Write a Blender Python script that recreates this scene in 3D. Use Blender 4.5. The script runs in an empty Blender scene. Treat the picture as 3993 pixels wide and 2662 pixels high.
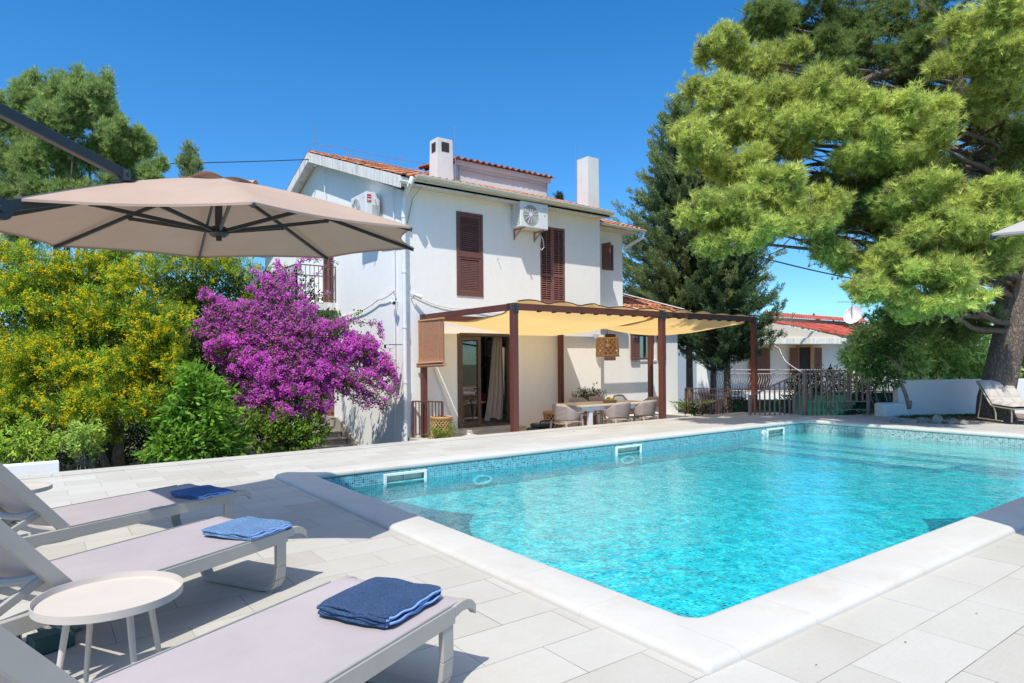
import bpy, math, random
import numpy as np
from mathutils import Vector, Matrix
R = math.radians
rnd = random.Random(7)
C = bpy.context.scene.collection
sc = bpy.context.scene

# ---------------------------------------------------------------- camera
CAM = np.array([0., 0., 1.26]); F = 2560.665; YAW = .63656885; ROLL = -.0079382; CY = 1407.986
_c, _s = math.cos(YAW), math.sin(YAW)
FWD = np.array([_s, _c, 0.]); RT = np.array([_c, -_s, 0.]); UP = np.array([0, 0, 1.])
RT2 = RT * math.cos(ROLL) + UP * math.sin(ROLL); UP2 = -RT * math.sin(ROLL) + UP * math.cos(ROLL)
KD = 3993 / 2352
def at(x, y, D):
    """world point seen at (x, y) of a 2352 px wide view, D metres ahead"""
    x *= KD; y *= KD
    return CAM + ((x - 1996.5) * RT2 + (CY - y) * UP2 + F * FWD) / F * D

# ---------------------------------------------------------------- object helpers
ORG = {}
def empty(name, label, cat, loc=(0, 0, 0), rz=0, group=None):
    o = bpy.data.objects.new(name, None); C.objects.link(o)
    o.location = loc; o.rotation_euler = (0, 0, rz); o.empty_display_size = .1
    o['label'] = label; o['category'] = cat
    if group: o['group'] = group
    ORG[o.name] = Vector(loc)
    return o
def tag(o, label=None, cat=None, group=None, kind=None):
    for k, v in (('label', label), ('category', cat), ('group', group), ('kind', kind)):
        if v: o[k] = v
    return o
def copy_tree(o, parent=None):
    c = o.copy(); C.objects.link(c); c.parent = parent
    for ch in list(o.children): copy_tree(ch, c)
    return c
def dup(o, loc, rz, label=None, group=None):
    c = copy_tree(o); c.location = loc; c.rotation_euler = (0, 0, rz)
    if label: c['label'] = label
    if group: c['group'] = group
    return c

class MB:
    def __init__(s): s.v = []; s.f = []
    def add(s, vs, fs):
        n = len(s.v); s.v += [tuple(map(float, v)) for v in vs]; s.f += [tuple(i + n for i in f) for f in fs]; return s
    def box(s, x0, x1, y0, y1, z0, z1):
        return s.add([(x0,y0,z0),(x1,y0,z0),(x1,y1,z0),(x0,y1,z0),(x0,y0,z1),(x1,y0,z1),(x1,y1,z1),(x0,y1,z1)],
            [(0,3,2,1),(4,5,6,7),(0,1,5,4),(1,2,6,5),(2,3,7,6),(3,0,4,7)])
    def obox(s, c, size, m=None):
        """box centred at c with size, rotated by matrix m"""
        m = m or Matrix.Identity(3); c = Vector(c); h = [a / 2 for a in size]; vs = []
        for z in (-1, 1):
            for x, y in ((-1,-1),(1,-1),(1,1),(-1,1)):
                vs.append(c + m @ Vector((x*h[0], y*h[1], z*h[2])))
        return s.add(vs, [(0,3,2,1),(4,5,6,7),(0,1,5,4),(1,2,6,5),(2,3,7,6),(3,0,4,7)])
    def bar(s, a, b, w, h, up=(0,0,1)):
        """square bar from a to b, width w (sideways) and height h (along up)"""
        a = Vector(a); b = Vector(b); d = b - a; L = d.length; d.normalize(); up = Vector(up)
        if abs(d.dot(up)) > .999: up = Vector((0,1,0)) if abs(d.y) < .9 else Vector((1,0,0))
        x = d.cross(up).normalized(); z = x.cross(d)
        return s.obox((a+b)/2, (w, L, h), Matrix((x, d, z)).transposed())
    def tube(s, pts, r, n=8, cap=True):
        pts = [Vector(p) for p in pts]; k = len(pts)
        rs = r if isinstance(r, (list, tuple)) else [r]*k
        base = len(s.v); ref = None
        for i, p in enumerate(pts):
            d = (pts[min(i+1,k-1)] - pts[max(i-1,0)])
            if d.length < 1e-9: d = Vector((0,0,1))
            d.normalize()
            if ref is None:
                ref = Vector((0,0,1)) if abs(d.z) < .9 else Vector((1,0,0))
            x = (ref - d*ref.dot(d))
            if x.length < 1e-6: x = d.orthogonal()
            x.normalize(); ref = x; y = d.cross(x)
            for j in range(n):
                a = 2*math.pi*j/n; s.v.append(tuple(p + (x*math.cos(a) + y*math.sin(a))*rs[i]))
        for i in range(k-1):
            for j in range(n):
                s.f.append((base+i*n+j, base+i*n+(j+1)%n, base+(i+1)*n+(j+1)%n, base+(i+1)*n+j))
        if cap:
            s.f.append(tuple(base+j for j in reversed(range(n)))); s.f.append(tuple(base+(k-1)*n+j for j in range(n)))
        return s
    def cyl(s, c, r, h, n=24, r2=None):
        r2 = r if r2 is None else r2
        return s.tube([c, (c[0],c[1],c[2]+h)], [r, r2], n)
    def lathe(s, prof, c=(0,0,0), n=24):
        base = len(s.v)
        for r, z in prof:
            for j in range(n):
                a = 2*math.pi*j/n; s.v.append((c[0]+r*math.cos(a), c[1]+r*math.sin(a), c[2]+z))
        for i in range(len(prof)-1):
            for j in range(n):
                s.f.append((base+i*n+j, base+i*n+(j+1)%n, base+(i+1)*n+(j+1)%n, base+(i+1)*n+j))
        return s
    def grid(s, fn, nu, nv, flip=False):
        base = len(s.v)
        for i in range(nu+1):
            for j in range(nv+1): s.v.append(tuple(fn(i/nu, j/nv)))
        for i in range(nu):
            for j in range(nv):
                a = base+i*(nv+1)+j; q = (a, a+nv+1, a+nv+2, a+1)
                s.f.append(q[::-1] if flip else q)
        return s
    def poly(s, vs): return s.add(vs, [tuple(range(len(vs)))])
    def prism(s, pts, vec):
        """polygon pts extruded by vec"""
        n = len(pts); vec = Vector(vec); a = [Vector(p) for p in pts]; b = [p+vec for p in a]
        return s.add(a+b, [tuple(reversed(range(n))), tuple(range(n, 2*n))] + [(i, (i+1)%n, n+(i+1)%n, n+i) for i in range(n)])
    def blob(s, c, r, n=10, m=6):
        base = len(s.v); rr = (r,r,r) if not isinstance(r,(tuple,list)) else r
        for i in range(m+1):
            t = math.pi*i/m
            for j in range(n):
                a = 2*math.pi*j/n
                s.v.append((c[0]+rr[0]*math.sin(t)*math.cos(a), c[1]+rr[1]*math.sin(t)*math.sin(a), c[2]-rr[2]*math.cos(t)))
        for i in range(m):
            for j in range(n): s.f.append((base+i*n+j, base+i*n+(j+1)%n, base+(i+1)*n+(j+1)%n, base+(i+1)*n+j))
        return s
    def build(s, name, mat, parent=None, smooth=False, bevel=0, loc=None, world=True, fixn=True):
        me = bpy.data.meshes.new(name)
        off = Vector((0,0,0))
        top = parent
        while top is not None and top.parent is not None: top = top.parent
        if parent is not None and world: off = ORG.get(top.name, Vector((0,0,0)))
        elif parent is None and loc is not None: off = Vector(loc)
        me.from_pydata([tuple(Vector(v)-off) for v in s.v], [], s.f); me.update()
        o = bpy.data.objects.new(name, me); C.objects.link(o)
        if parent is not None: o.parent = parent
        elif loc is not None: o.location = loc; ORG[o.name] = Vector(loc)
        me.materials.append(mat)
        if fixn:
            import bmesh
            bm = bmesh.new(); bm.from_mesh(me)
            if smooth: bmesh.ops.remove_doubles(bm, verts=bm.verts, dist=1e-6)
            bmesh.ops.recalc_face_normals(bm, faces=bm.faces); bm.to_mesh(me); bm.free()
        if smooth:
            me.polygons.foreach_set('use_smooth', [True]*len(me.polygons))
            md = None
            try: me.set_sharp_from_angle(angle=R(40))
            except Exception: pass
        if bevel:
            b = o.modifiers.new('bevel', 'BEVEL'); b.width = bevel; b.segments = 2; b.limit_method = 'ANGLE'; b.angle_limit = R(50)
        return o

# ---------------------------------------------------------------- materials
def _m(name):
    m = bpy.data.materials.new(name); m.use_nodes = True; nt = m.node_tree
    return m, nt, nt.nodes, nt.links, nt.nodes['Principled BSDF']
def coords(nt, kind='Object', scale=1):
    tc = nt.nodes.new('ShaderNodeTexCoord')
    mp = nt.nodes.new('ShaderNodeMapping'); mp.inputs['Scale'].default_value = (scale,)*3 if not isinstance(scale, tuple) else scale
    nt.links.new(tc.outputs[kind], mp.inputs['Vector']); return mp.outputs[0]
def wpos(nt):
    g = nt.nodes.new('ShaderNodeNewGeometry'); return g.outputs['Position']
def noise(nt, vec, scale, detail=4, rough=.6, dist=0):
    n = nt.nodes.new('ShaderNodeTexNoise'); n.inputs['Scale'].default_value = scale; n.inputs['Detail'].default_value = detail
    n.inputs['Roughness'].default_value = rough; n.inputs['Distortion'].default_value = dist
    nt.links.new(vec, n.inputs['Vector']); return n.outputs['Fac']
def ramp(nt, fac, stops, interp='LINEAR'):
    r = nt.nodes.new('ShaderNodeValToRGB'); cr = r.color_ramp; cr.interpolation = interp
    while len(cr.elements) < len(stops): cr.elements.new(.5)
    for e, (p, c) in zip(cr.elements, stops): e.position = p; e.color = (*c, 1) if len(c) == 3 else c
    nt.links.new(fac, r.inputs['Fac']); return r.outputs['Color']
def bump(nt, h, strength, dist=.01, normal=None):
    b = nt.nodes.new('ShaderNodeBump'); b.inputs['Strength'].default_value = strength; b.inputs['Distance'].default_value = dist
    nt.links.new(h, b.inputs['Height'])
    if normal is not None: nt.links.new(normal, b.inputs['Normal'])
    return b.outputs['Normal']
def mixc(nt, fac, a, b, mode='MIX'):
    m = nt.nodes.new('ShaderNodeMix'); m.data_type = 'RGBA'; m.blend_type = mode
    if isinstance(fac, (int, float)): m.inputs[0].default_value = fac
    else: nt.links.new(fac, m.inputs[0])
    for i, v in ((6, a), (7, b)):
        if isinstance(v, tuple): m.inputs[i].default_value = (*v, 1) if len(v) == 3 else v
        else: nt.links.new(v, m.inputs[i])
    return m.outputs[2]
def mathn(nt, op, a, b=None):
    m = nt.nodes.new('ShaderNodeMath'); m.operation = op
    for i, v in ((0, a), (1, b)):
        if v is None: continue
        if isinstance(v, (int, float)): m.inputs[i].default_value = v
        else: nt.links.new(v, m.inputs[i])
    return m.outputs[0]
def simple(name, col, rough=.6, var=.12, nscale=8, bscale=0, bstr=.2, metal=0, spec=.5, bdist=.004):
    m, nt, N, L, b = _m(name)
    p = wpos(nt) if False else coords(nt)
    n = noise(nt, p, nscale, 5)
    lo = tuple(c*(1-var) for c in col); hi = tuple(min(1, c*(1+var)) for c in col)
    L.new(ramp(nt, n, [(.3, lo), (.7, hi)]), b.inputs['Base Color'])
    b.inputs['Roughness'].default_value = rough; b.inputs['Metallic'].default_value = metal
    b.inputs['Specular IOR Level'].default_value = spec
    if bscale: L.new(bump(nt, noise(nt, p, bscale, 4), bstr, bdist), b.inputs['Normal'])
    return m

def mat_plaster(name, col=(.86,.855,.84), dirt=.12, bs=1.0):
    m, nt, N, L, b = _m(name); p = wpos(nt)
    n1 = noise(nt, p, .6, 6, .65); n2 = noise(nt, p, 9, 4)
    base = ramp(nt, n1, [(.25, tuple(c*(1-dirt) for c in col)), (.6, col)])
    base = mixc(nt, .25, base, ramp(nt, n2, [(.3, tuple(c*.9 for c in col)), (.7, col)]))
    mp = N.new('ShaderNodeMapping'); mp.inputs['Scale'].default_value = (5, 5, .35); L.new(p, mp.inputs['Vector'])
    stk = ramp(nt, noise(nt, mp.outputs[0], 1.1, 6, .7), [(.3, (.87,.86,.83)), (.5, (1,1,1))]); base = mixc(nt, .22, base, stk, 'MULTIPLY')
    L.new(base, b.inputs['Base Color']); b.inputs['Roughness'].default_value = .92; b.inputs['Specular IOR Level'].default_value = .15
    v = N.new('ShaderNodeTexVoronoi'); v.inputs['Scale'].default_value = 26; L.new(p, v.inputs['Vector'])
    h = mathn(nt, 'ADD', mathn(nt, 'MULTIPLY', v.outputs['Distance'], .5), noise(nt, p, 45, 5, .7))
    L.new(bump(nt, h, .22*bs, .02), b.inputs['Normal']); return m

def mat_stain_plaster(name):
    """weathered concrete with dark vertical streaks near the top edges"""
    m, nt, N, L, b = _m(name); p = wpos(nt)
    mp = N.new('ShaderNodeMapping'); mp.inputs['Scale'].default_value = (7, 7, .8); L.new(p, mp.inputs['Vector'])
    st = noise(nt, mp.outputs[0], 1.4, 7, .7)
    col = ramp(nt, st, [(.3, (.45,.43,.39)), (.46, (.68,.66,.62)), (.6, (.8,.79,.77))])
    L.new(col, b.inputs['Base Color']); b.inputs['Roughness'].default_value = .95; b.inputs['Specular IOR Level'].default_value = .1
    L.new(bump(nt, noise(nt, p, 40, 5), .4, .02), b.inputs['Normal']); return m

def mat_deck():
    m, nt, N, L, b = _m('limestone_paving'); p = wpos(nt)
    mp = N.new('ShaderNodeMapping'); mp.inputs['Location'].default_value = (-.32+.0, -1.955, 0); L.new(p, mp.inputs['Vector'])
    def br(mort, c1, c2, cm, sm=.1):
        t = N.new('ShaderNodeTexBrick'); t.offset = .5; t.inputs['Scale'].default_value = 1
        t.inputs['Brick Width'].default_value = .6; t.inputs['Row Height'].default_value = .3
        t.inputs['Mortar Size'].default_value = mort; t.inputs['Mortar Smooth'].default_value = sm; t.inputs['Bias'].default_value = 0
        for k, c in (('Color1', c1), ('Color2', c2), ('Mortar', cm)): t.inputs[k].default_value = (*c, 1)
        L.new(mp.outputs[0], t.inputs['Vector']); return t
    # joints show only here and there: modulate how dark they are
    t = br(.0022, (.53,.51,.47), (.46,.435,.39), (.47,.44,.39))
    jn = noise(nt, p, 1.3, 3)
    t2 = br(.0022, (1,1,1), (1,1,1), (0,0,0))
    jd = ramp(nt, jn, [(.35, (.17,.155,.14)), (.66, (.42,.4,.37))])
    inv = mathn(nt, 'SUBTRACT', 1., t2.outputs['Fac'])
    col = mixc(nt, t2.outputs['Fac'], t.outputs['Color'], jd)
    st = ramp(nt, noise(nt, p, .9, 6, .65), [(.3, (.9,.89,.86)), (.65, (1,1,1))])
    col = mixc(nt, 1, col, st, 'MULTIPLY')
    mp2 = N.new('ShaderNodeMapping'); mp2.inputs['Scale'].default_value = (18, 90, 1); L.new(p, mp2.inputs['Vector'])
    grain = ramp(nt, noise(nt, mp2.outputs[0], 1, 5, .7), [(.3, (.93,.925,.91)), (.7, (1,1,1))])
    col = mixc(nt, 1, col, grain, 'MULTIPLY')
    sp = ramp(nt, noise(nt, p, 160, 3, .8), [(.3, (.9,.89,.88)), (.45, (1,1,1))]); col = mixc(nt, 1, col, sp, 'MULTIPLY')
    L.new(col, b.inputs['Base Color']); b.inputs['Roughness'].default_value = .85; b.inputs['Specular IOR Level'].default_value = .25
    hb = mathn(nt, 'SUBTRACT', noise(nt, p, 60, 4), mathn(nt, 'MULTIPLY', t2.outputs['Fac'], 2.))
    L.new(bump(nt, hb, .25, .003), b.inputs['Normal']); return m

def mat_coping():
    m, nt, N, L, b = _m('rounded_limestone_coping'); p = wpos(nt)
    sep = N.new('ShaderNodeSeparateXYZ'); L.new(p, sep.inputs[0])
    def joint(o, per):
        fr = mathn(nt, 'FRACT', mathn(nt, 'DIVIDE', o, per)); return mathn(nt, 'LESS_THAN', fr, .006/per)
    far = mathn(nt, 'GREATER_THAN', mathn(nt, 'ABSOLUTE', mathn(nt, 'SUBTRACT', sep.outputs[1], 4.5475)), 2.5525)
    jx = mathn(nt, 'MULTIPLY', joint(sep.outputs[0], .6), far); jy = mathn(nt, 'MULTIPLY', joint(sep.outputs[1], .6), mathn(nt, 'SUBTRACT', 1., far))
    j = mathn(nt, 'ADD', jx, jy)
    c = ramp(nt, noise(nt, p, 1.2, 6, .65), [(.3, (.49,.465,.42)), (.6, (.55,.53,.49))])
    pk = ramp(nt, noise(nt, p, 3.5, 6, .7), [(.52, (1,1,1)), (.7, (.97,.92,.87))]); c = mixc(nt, 1, c, pk, 'MULTIPLY')
    sp = ramp(nt, noise(nt, p, 140, 3, .8), [(.3, (.88,.87,.85)), (.42, (1,1,1))]); c = mixc(nt, 1, c, sp, 'MULTIPLY')
    c = mixc(nt, mathn(nt, 'MULTIPLY', j, .3), c, (.3,.28,.25))
    L.new(c, b.inputs['Base Color']); b.inputs['Roughness'].default_value = .75; b.inputs['Specular IOR Level'].default_value = .25
    L.new(bump(nt, noise(nt, p, 70, 5), .15, .003), b.inputs['Normal']); return m

def mat_mosaic(name, axes, tint, warp=0.0, var=1.0, grout=(.62,.68,.66)):
    m, nt, N, L, b = _m(name); p = wpos(nt)
    if warp:
        nz = N.new('ShaderNodeTexNoise'); nz.inputs['Scale'].default_value = 3.5; nz.inputs['Detail'].default_value = 3; L.new(p, nz.inputs['Vector'])
        vs = N.new('ShaderNodeVectorMath'); vs.operation = 'SUBTRACT'; L.new(nz.outputs['Color'], vs.inputs[0]); vs.inputs[1].default_value = (.5,.5,.5)
        vm = N.new('ShaderNodeVectorMath'); vm.operation = 'SCALE'; L.new(vs.outputs[0], vm.inputs[0]); vm.inputs['Scale'].default_value = warp
        va = N.new('ShaderNodeVectorMath'); va.operation = 'ADD'; L.new(p, va.inputs[0]); L.new(vm.outputs[0], va.inputs[1]); p = va.outputs[0]
    sep = N.new('ShaderNodeSeparateXYZ'); L.new(p, sep.inputs[0])
    cb = N.new('ShaderNodeCombineXYZ'); L.new(sep.outputs['XYZ'.index(axes[0])], cb.inputs[0]); L.new(sep.outputs['XYZ'.index(axes[1])], cb.inputs[1])
    sn = N.new('ShaderNodeVectorMath'); sn.operation = 'SNAP'; L.new(cb.outputs[0], sn.inputs[0]); sn.inputs[1].default_value = (.026,.026,1)
    wn = N.new('ShaderNodeTexWhiteNoise'); wn.noise_dimensions = '3D'; L.new(sn.outputs[0], wn.inputs['Vector'])
    t = tint
    k = lambda f: tuple(min(.95, c*(1+(f-1)*var)) for c in t)
    tile = ramp(nt, wn.outputs['Value'], [(0, k(.35)), (.07, k(.75)), (.3, k(.9)), (.6, k(1.08)), (.85, k(1.35))], 'CONSTANT')
    br = N.new('ShaderNodeTexBrick'); br.offset = 0; br.inputs['Scale'].default_value = 1
    br.inputs['Brick Width'].default_value = .026; br.inputs['Row Height'].default_value = .026
    br.inputs['Mortar Size'].default_value = .0018; br.inputs['Mortar Smooth'].default_value = .2
    L.new(cb.outputs[0], br.inputs['Vector'])
    col = mixc(nt, br.outputs['Fac'], tile, grout)
    big = ramp(nt, noise(nt, p, 1.1, 3), [(.3, (.86,.9,.92)), (.7, (1,1,1))]); col = mixc(nt, 1, col, big, 'MULTIPLY')
    L.new(col, b.inputs['Base Color']); b.inputs['Roughness'].default_value = .35; return m

def mat_water():
    m = bpy.data.materials.new('pool_water'); m.use_nodes = True; nt = m.node_tree; N = nt.nodes; L = nt.links
    N.remove(N['Principled BSDF']); out = N['Material Output']; p = wpos(nt)
    mp = N.new('ShaderNodeMapping'); mp.inputs['Scale'].default_value = (1, 1, 1); mp.inputs['Rotation'].default_value = (0, 0, R(25)); L.new(p, mp.inputs['Vector'])
    n1 = noise(nt, mp.outputs[0], 1.6, 2, .5, .6); n2 = noise(nt, mp.outputs[0], 7, 3, .6, .8); n3 = noise(nt, p, 22, 3, .6, .5)
    h = mathn(nt, 'ADD', mathn(nt, 'ADD', mathn(nt, 'MULTIPLY', n1, 1.6), mathn(nt, 'MULTIPLY', n2, .62)), mathn(nt, 'MULTIPLY', n3, .16))
    nb = bump(nt, h, .26, .05)
    # caustic light pattern painted into the transmission tint by warped cells
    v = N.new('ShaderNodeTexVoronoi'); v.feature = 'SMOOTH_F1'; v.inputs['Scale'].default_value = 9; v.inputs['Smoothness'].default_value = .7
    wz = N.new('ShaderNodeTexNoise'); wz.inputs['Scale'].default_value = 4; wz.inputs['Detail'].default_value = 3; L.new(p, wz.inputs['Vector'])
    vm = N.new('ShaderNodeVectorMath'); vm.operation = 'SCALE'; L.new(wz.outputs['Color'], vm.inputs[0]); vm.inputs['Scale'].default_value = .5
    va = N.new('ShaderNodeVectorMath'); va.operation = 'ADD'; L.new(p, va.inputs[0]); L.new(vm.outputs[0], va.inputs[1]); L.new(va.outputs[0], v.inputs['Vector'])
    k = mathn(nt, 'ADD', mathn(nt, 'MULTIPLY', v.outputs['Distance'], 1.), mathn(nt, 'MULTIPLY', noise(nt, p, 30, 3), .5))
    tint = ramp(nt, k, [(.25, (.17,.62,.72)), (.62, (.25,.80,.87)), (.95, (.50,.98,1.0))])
    tr = N.new('ShaderNodeBsdfTransparent'); L.new(tint, tr.inputs['Color'])
    gl = N.new('ShaderNodeBsdfGlossy'); gl.inputs['Roughness'].default_value = .02; L.new(nb, gl.inputs['Normal']); gl.inputs['Color'].default_value = (1,1,1,1)
    fr = N.new('ShaderNodeFresnel'); fr.inputs['IOR'].default_value = 1.33; L.new(nb, fr.inputs['Normal'])
    fk = mathn(nt, 'MINIMUM', mathn(nt, 'MULTIPLY', fr.outputs[0], 1.25), .95)
    mx = N.new('ShaderNodeMixShader'); L.new(fk, mx.inputs[0]); L.new(tr.outputs[0], mx.inputs[1]); L.new(gl.outputs[0], mx.inputs[2])
    L.new(mx.outputs[0], out.inputs['Surface']); return m

def mat_foliage(name, transl=.35, rough=.55):
    m, nt, N, L, b = _m(name)
    a = N.new('ShaderNodeAttribute'); a.attribute_name = 'tint'
    L.new(a.outputs['Color'], b.inputs['Base Color']); b.inputs['Roughness'].default_value = rough; b.inputs['Specular IOR Level'].default_value = .12
    t = N.new('ShaderNodeBsdfTranslucent'); L.new(a.outputs['Color'], t.inputs['Color'])
    mx = N.new('ShaderNodeMixShader'); mx.inputs[0].default_value = transl
    L.new(b.outputs[0], mx.inputs[1]); L.new(t.outputs[0], mx.inputs[2]); L.new(mx.outputs[0], N['Material Output'].inputs['Surface']); return m

def mat_bark(name, c1, c2, sc_=(9, 9, 2.2), d=.05):
    m, nt, N, L, b = _m(name); p = coords(nt, 'Object', sc_)
    v = N.new('ShaderNodeTexVoronoi'); v.feature = 'DISTANCE_TO_EDGE'; v.inputs['Scale'].default_value = 1.6
    nz = N.new('ShaderNodeTexNoise'); nz.inputs['Scale'].default_value = 1.5; nz.inputs['Detail'].default_value = 4; L.new(p, nz.inputs['Vector'])
    va = N.new('ShaderNodeVectorMath'); va.operation = 'ADD'; L.new(p, va.inputs[0]); L.new(nz.outputs['Color'], va.inputs[1]); L.new(va.outputs[0], v.inputs['Vector'])
    L.new(mixc(nt, ramp(nt, noise(nt, p, 2.2, 6, .7), [(.3,(0,0,0)),(.7,(1,1,1))]), ramp(nt, v.outputs['Distance'], [(0, tuple(c*.35 for c in c1)), (.12, c1), (.4, c2)]), tuple(c*.75 for c in c2)), b.inputs['Base Color'])
    b.inputs['Roughness'].default_value = .95; b.inputs['Specular IOR Level'].default_value = .1
    L.new(bump(nt, mathn(nt, 'ADD', v.outputs['Distance'], mathn(nt, 'MULTIPLY', noise(nt, p, 6, 5), .3)), 1., d), b.inputs['Normal']); return m

def mat_fabric(name, col, scale=400, transl=0, weave=.2, rough=.9, var=.06, tcol=None):
    m, nt, N, L, b = _m(name); p = coords(nt)
    c = ramp(nt, noise(nt, p, 3, 5), [(.3, tuple(x*(1-var) for x in col)), (.7, tuple(min(1, x*(1+var)) for x in col))])
    L.new(c, b.inputs['Base Color']); b.inputs['Roughness'].default_value = rough; b.inputs['Specular IOR Level'].default_value = .2
    w = noise(nt, p, scale, 2); nb = bump(nt, mathn(nt, 'ADD', w, mathn(nt, 'MULTIPLY', noise(nt, p, 4, 3), 1.5)), weave, .004); L.new(nb, b.inputs['Normal'])
    if transl:
        t = N.new('ShaderNodeBsdfTranslucent'); L.new(nb, t.inputs['Normal'])
        if tcol: t.inputs['Color'].default_value = (*tcol, 1)
        else: L.new(c, t.inputs['Color'])
        mx = N.new('ShaderNodeMixShader'); mx.inputs[0].default_value = transl
        L.new(b.outputs[0], mx.inputs[1]); L.new(t.outputs[0], mx.inputs[2]); L.new(mx.outputs[0], N['Material Output'].inputs['Surface'])
    return m
def mat_terry(name, col):
    m, nt, N, L, b = _m(name); p = coords(nt)
    v = noise(nt, p, 210, 4, .85); c = ramp(nt, v, [(.36, tuple(x*.35 for x in col)), (.52, col), (.66, tuple(min(1, x*1.9) for x in col))])
    c = mixc(nt, 1, c, ramp(nt, noise(nt, p, 7, 4), [(.3,(.8,.8,.8)),(.7,(1,1,1))]), 'MULTIPLY')
    L.new(c, b.inputs['Base Color']); b.inputs['Roughness'].default_value = 1; b.inputs['Specular IOR Level'].default_value = .05
    b.inputs['Sheen Weight'].default_value = .05
    L.new(bump(nt, v, 1.0, .012, bump(nt, noise(nt, p, 12, 4), .5, .02)), b.inputs['Normal']); return m
def mat_wood(name, c1, c2, sc_=(12, 12, 1.2), rough=.55):
    m, nt, N, L, b = _m(name); p = coords(nt, 'Object', sc_)
    n = noise(nt, p, 2, 6, .65, .4)
    L.new(ramp(nt, n, [(.3, c1), (.7, c2)]), b.inputs['Base Color']); b.inputs['Roughness'].default_value = rough
    L.new(bump(nt, n, .25, .004), b.inputs['Normal']); return m
def mat_glass(name, tint=(.85,.9,.9), ior=1.5, mirror=1.0):
    m = bpy.data.materials.new(name); m.use_nodes = True; nt = m.node_tree; N = nt.nodes; L = nt.links; N.remove(N['Principled BSDF'])
    p = wpos(nt); nb = bump(nt, noise(nt, p, 1.5, 2), .03, .02)
    tr = N.new('ShaderNodeBsdfTransparent'); tr.inputs['Color'].default_value = (*tint, 1)
    gl = N.new('ShaderNodeBsdfGlossy'); gl.inputs['Roughness'].default_value = .01; L.new(nb, gl.inputs['Normal'])
    fr = N.new('ShaderNodeFresnel'); fr.inputs['IOR'].default_value = ior
    f = mathn(nt, 'MINIMUM', mathn(nt, 'MULTIPLY', fr.outputs[0], 2.5*mirror), 1.)
    mx = N.new('ShaderNodeMixShader'); L.new(f, mx.inputs[0]); L.new(tr.outputs[0], mx.inputs[1]); L.new(gl.outputs[0], mx.inputs[2])
    L.new(mx.outputs[0], N['Material Output'].inputs['Surface']); return m
def mat_rooftile(name, c1, c2, c3, pitch=.22, row=.36):
    m, nt, N, L, b = _m(name); p = wpos(nt)
    sn = N.new('ShaderNodeVectorMath'); sn.operation = 'SNAP'; L.new(p, sn.inputs[0]); sn.inputs[1].default_value = (pitch, row, 9)
    wn = N.new('ShaderNodeTexWhiteNoise'); wn.noise_dimensions = '3D'; L.new(sn.outputs[0], wn.inputs['Vector'])
    col = ramp(nt, wn.outputs['Value'], [(0, c1), (.45, c2), (.85, c3)])
    lich = ramp(nt, noise(nt, p, 4, 6, .75), [(.38, (.33,.28,.22)), (.52, (1,1,1))])
    col = mixc(nt, .75, col, mixc(nt, 1, col, lich, 'MULTIPLY'))
    L.new(col, b.inputs['Base Color']); b.inputs['Roughness'].default_value = .85; b.inputs['Specular IOR Level'].default_value = .2
    L.new(bump(nt, noise(nt, p, 60, 4), .3, .006), b.inputs['Normal']); return m
def mat_ground(name, c1, c2, sc_=2.5, c3=None, bs=.8):
    m, nt, N, L, b = _m(name); p = wpos(nt)
    a = ramp(nt, noise(nt, p, sc_, 8, .7), [(.35, c1), (.65, c2)])
    v = N.new('ShaderNodeTexVoronoi'); v.inputs['Scale'].default_value = 28; L.new(p, v.inputs['Vector'])
    if c3: a = mixc(nt, ramp(nt, noise(nt, p, 5, 5, .7), [(.45,(0,0,0)),(.6,(1,1,1))]), a, mixc(nt, 1, c3, ramp(nt, v.outputs['Color'], [(.2,(.5,.5,.5)),(.8,(1,1,1))]), 'MULTIPLY'))
    L.new(a, b.inputs['Base Color']); b.inputs['Roughness'].default_value = 1; b.inputs['Specular IOR Level'].default_value = .1
    L.new(bump(nt, mathn(nt, 'ADD', noise(nt, p, 12, 8, .8), v.outputs['Distance']), bs, .04), b.inputs['Normal']); return m

M = {}
M['plaster'] = mat_plaster('white_render', (.93,.91,.87), .06)
M['plaster_side'] = mat_plaster('white_gable_render', (.85,.85,.87), .06)
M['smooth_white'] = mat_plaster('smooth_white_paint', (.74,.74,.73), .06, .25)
M['stain'] = mat_stain_plaster('weathered_concrete')
M['chim'] = mat_plaster('chimney_render', (.74,.73,.7), .3)
M['soffit'] = simple('soffit_paint', (.7,.68,.6), .8, .06, 3)
M['deck'] = mat_deck()
M['coping'] = mat_coping()
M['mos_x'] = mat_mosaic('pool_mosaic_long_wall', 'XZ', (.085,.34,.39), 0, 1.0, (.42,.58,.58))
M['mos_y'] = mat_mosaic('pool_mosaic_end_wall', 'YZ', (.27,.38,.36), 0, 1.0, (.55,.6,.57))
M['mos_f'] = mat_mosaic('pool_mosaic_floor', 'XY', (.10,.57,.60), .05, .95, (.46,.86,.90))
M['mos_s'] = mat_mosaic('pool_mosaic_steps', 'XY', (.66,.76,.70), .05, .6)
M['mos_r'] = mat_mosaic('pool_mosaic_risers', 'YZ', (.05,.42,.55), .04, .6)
M['water'] = mat_water()
M['terrace'] = simple('terrace_stone', (.5,.47,.42), .85, .1, 3, 50, .3)
M['soil'] = mat_ground('garden_soil', (.16,.12,.07), (.12,.14,.06), 1.2, (.2,.19,.12))
M['gravel'] = mat_ground('pine_litter_gravel', (.36,.31,.26), (.48,.43,.38), 4, (.32,.2,.12))
M['brown_metal'] = simple('brown_painted_metal', (.12,.055,.045), .55, .15, 12)
M['rail_metal'] = simple('weathered_brown_metal', (.30,.20,.17), .6, .2, 20, 60, .2)
M['pergola'] = mat_wood('stained_pergola_wood', (.10,.028,.02), (.16,.05,.034), (20,20,1.5), .5)
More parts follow.
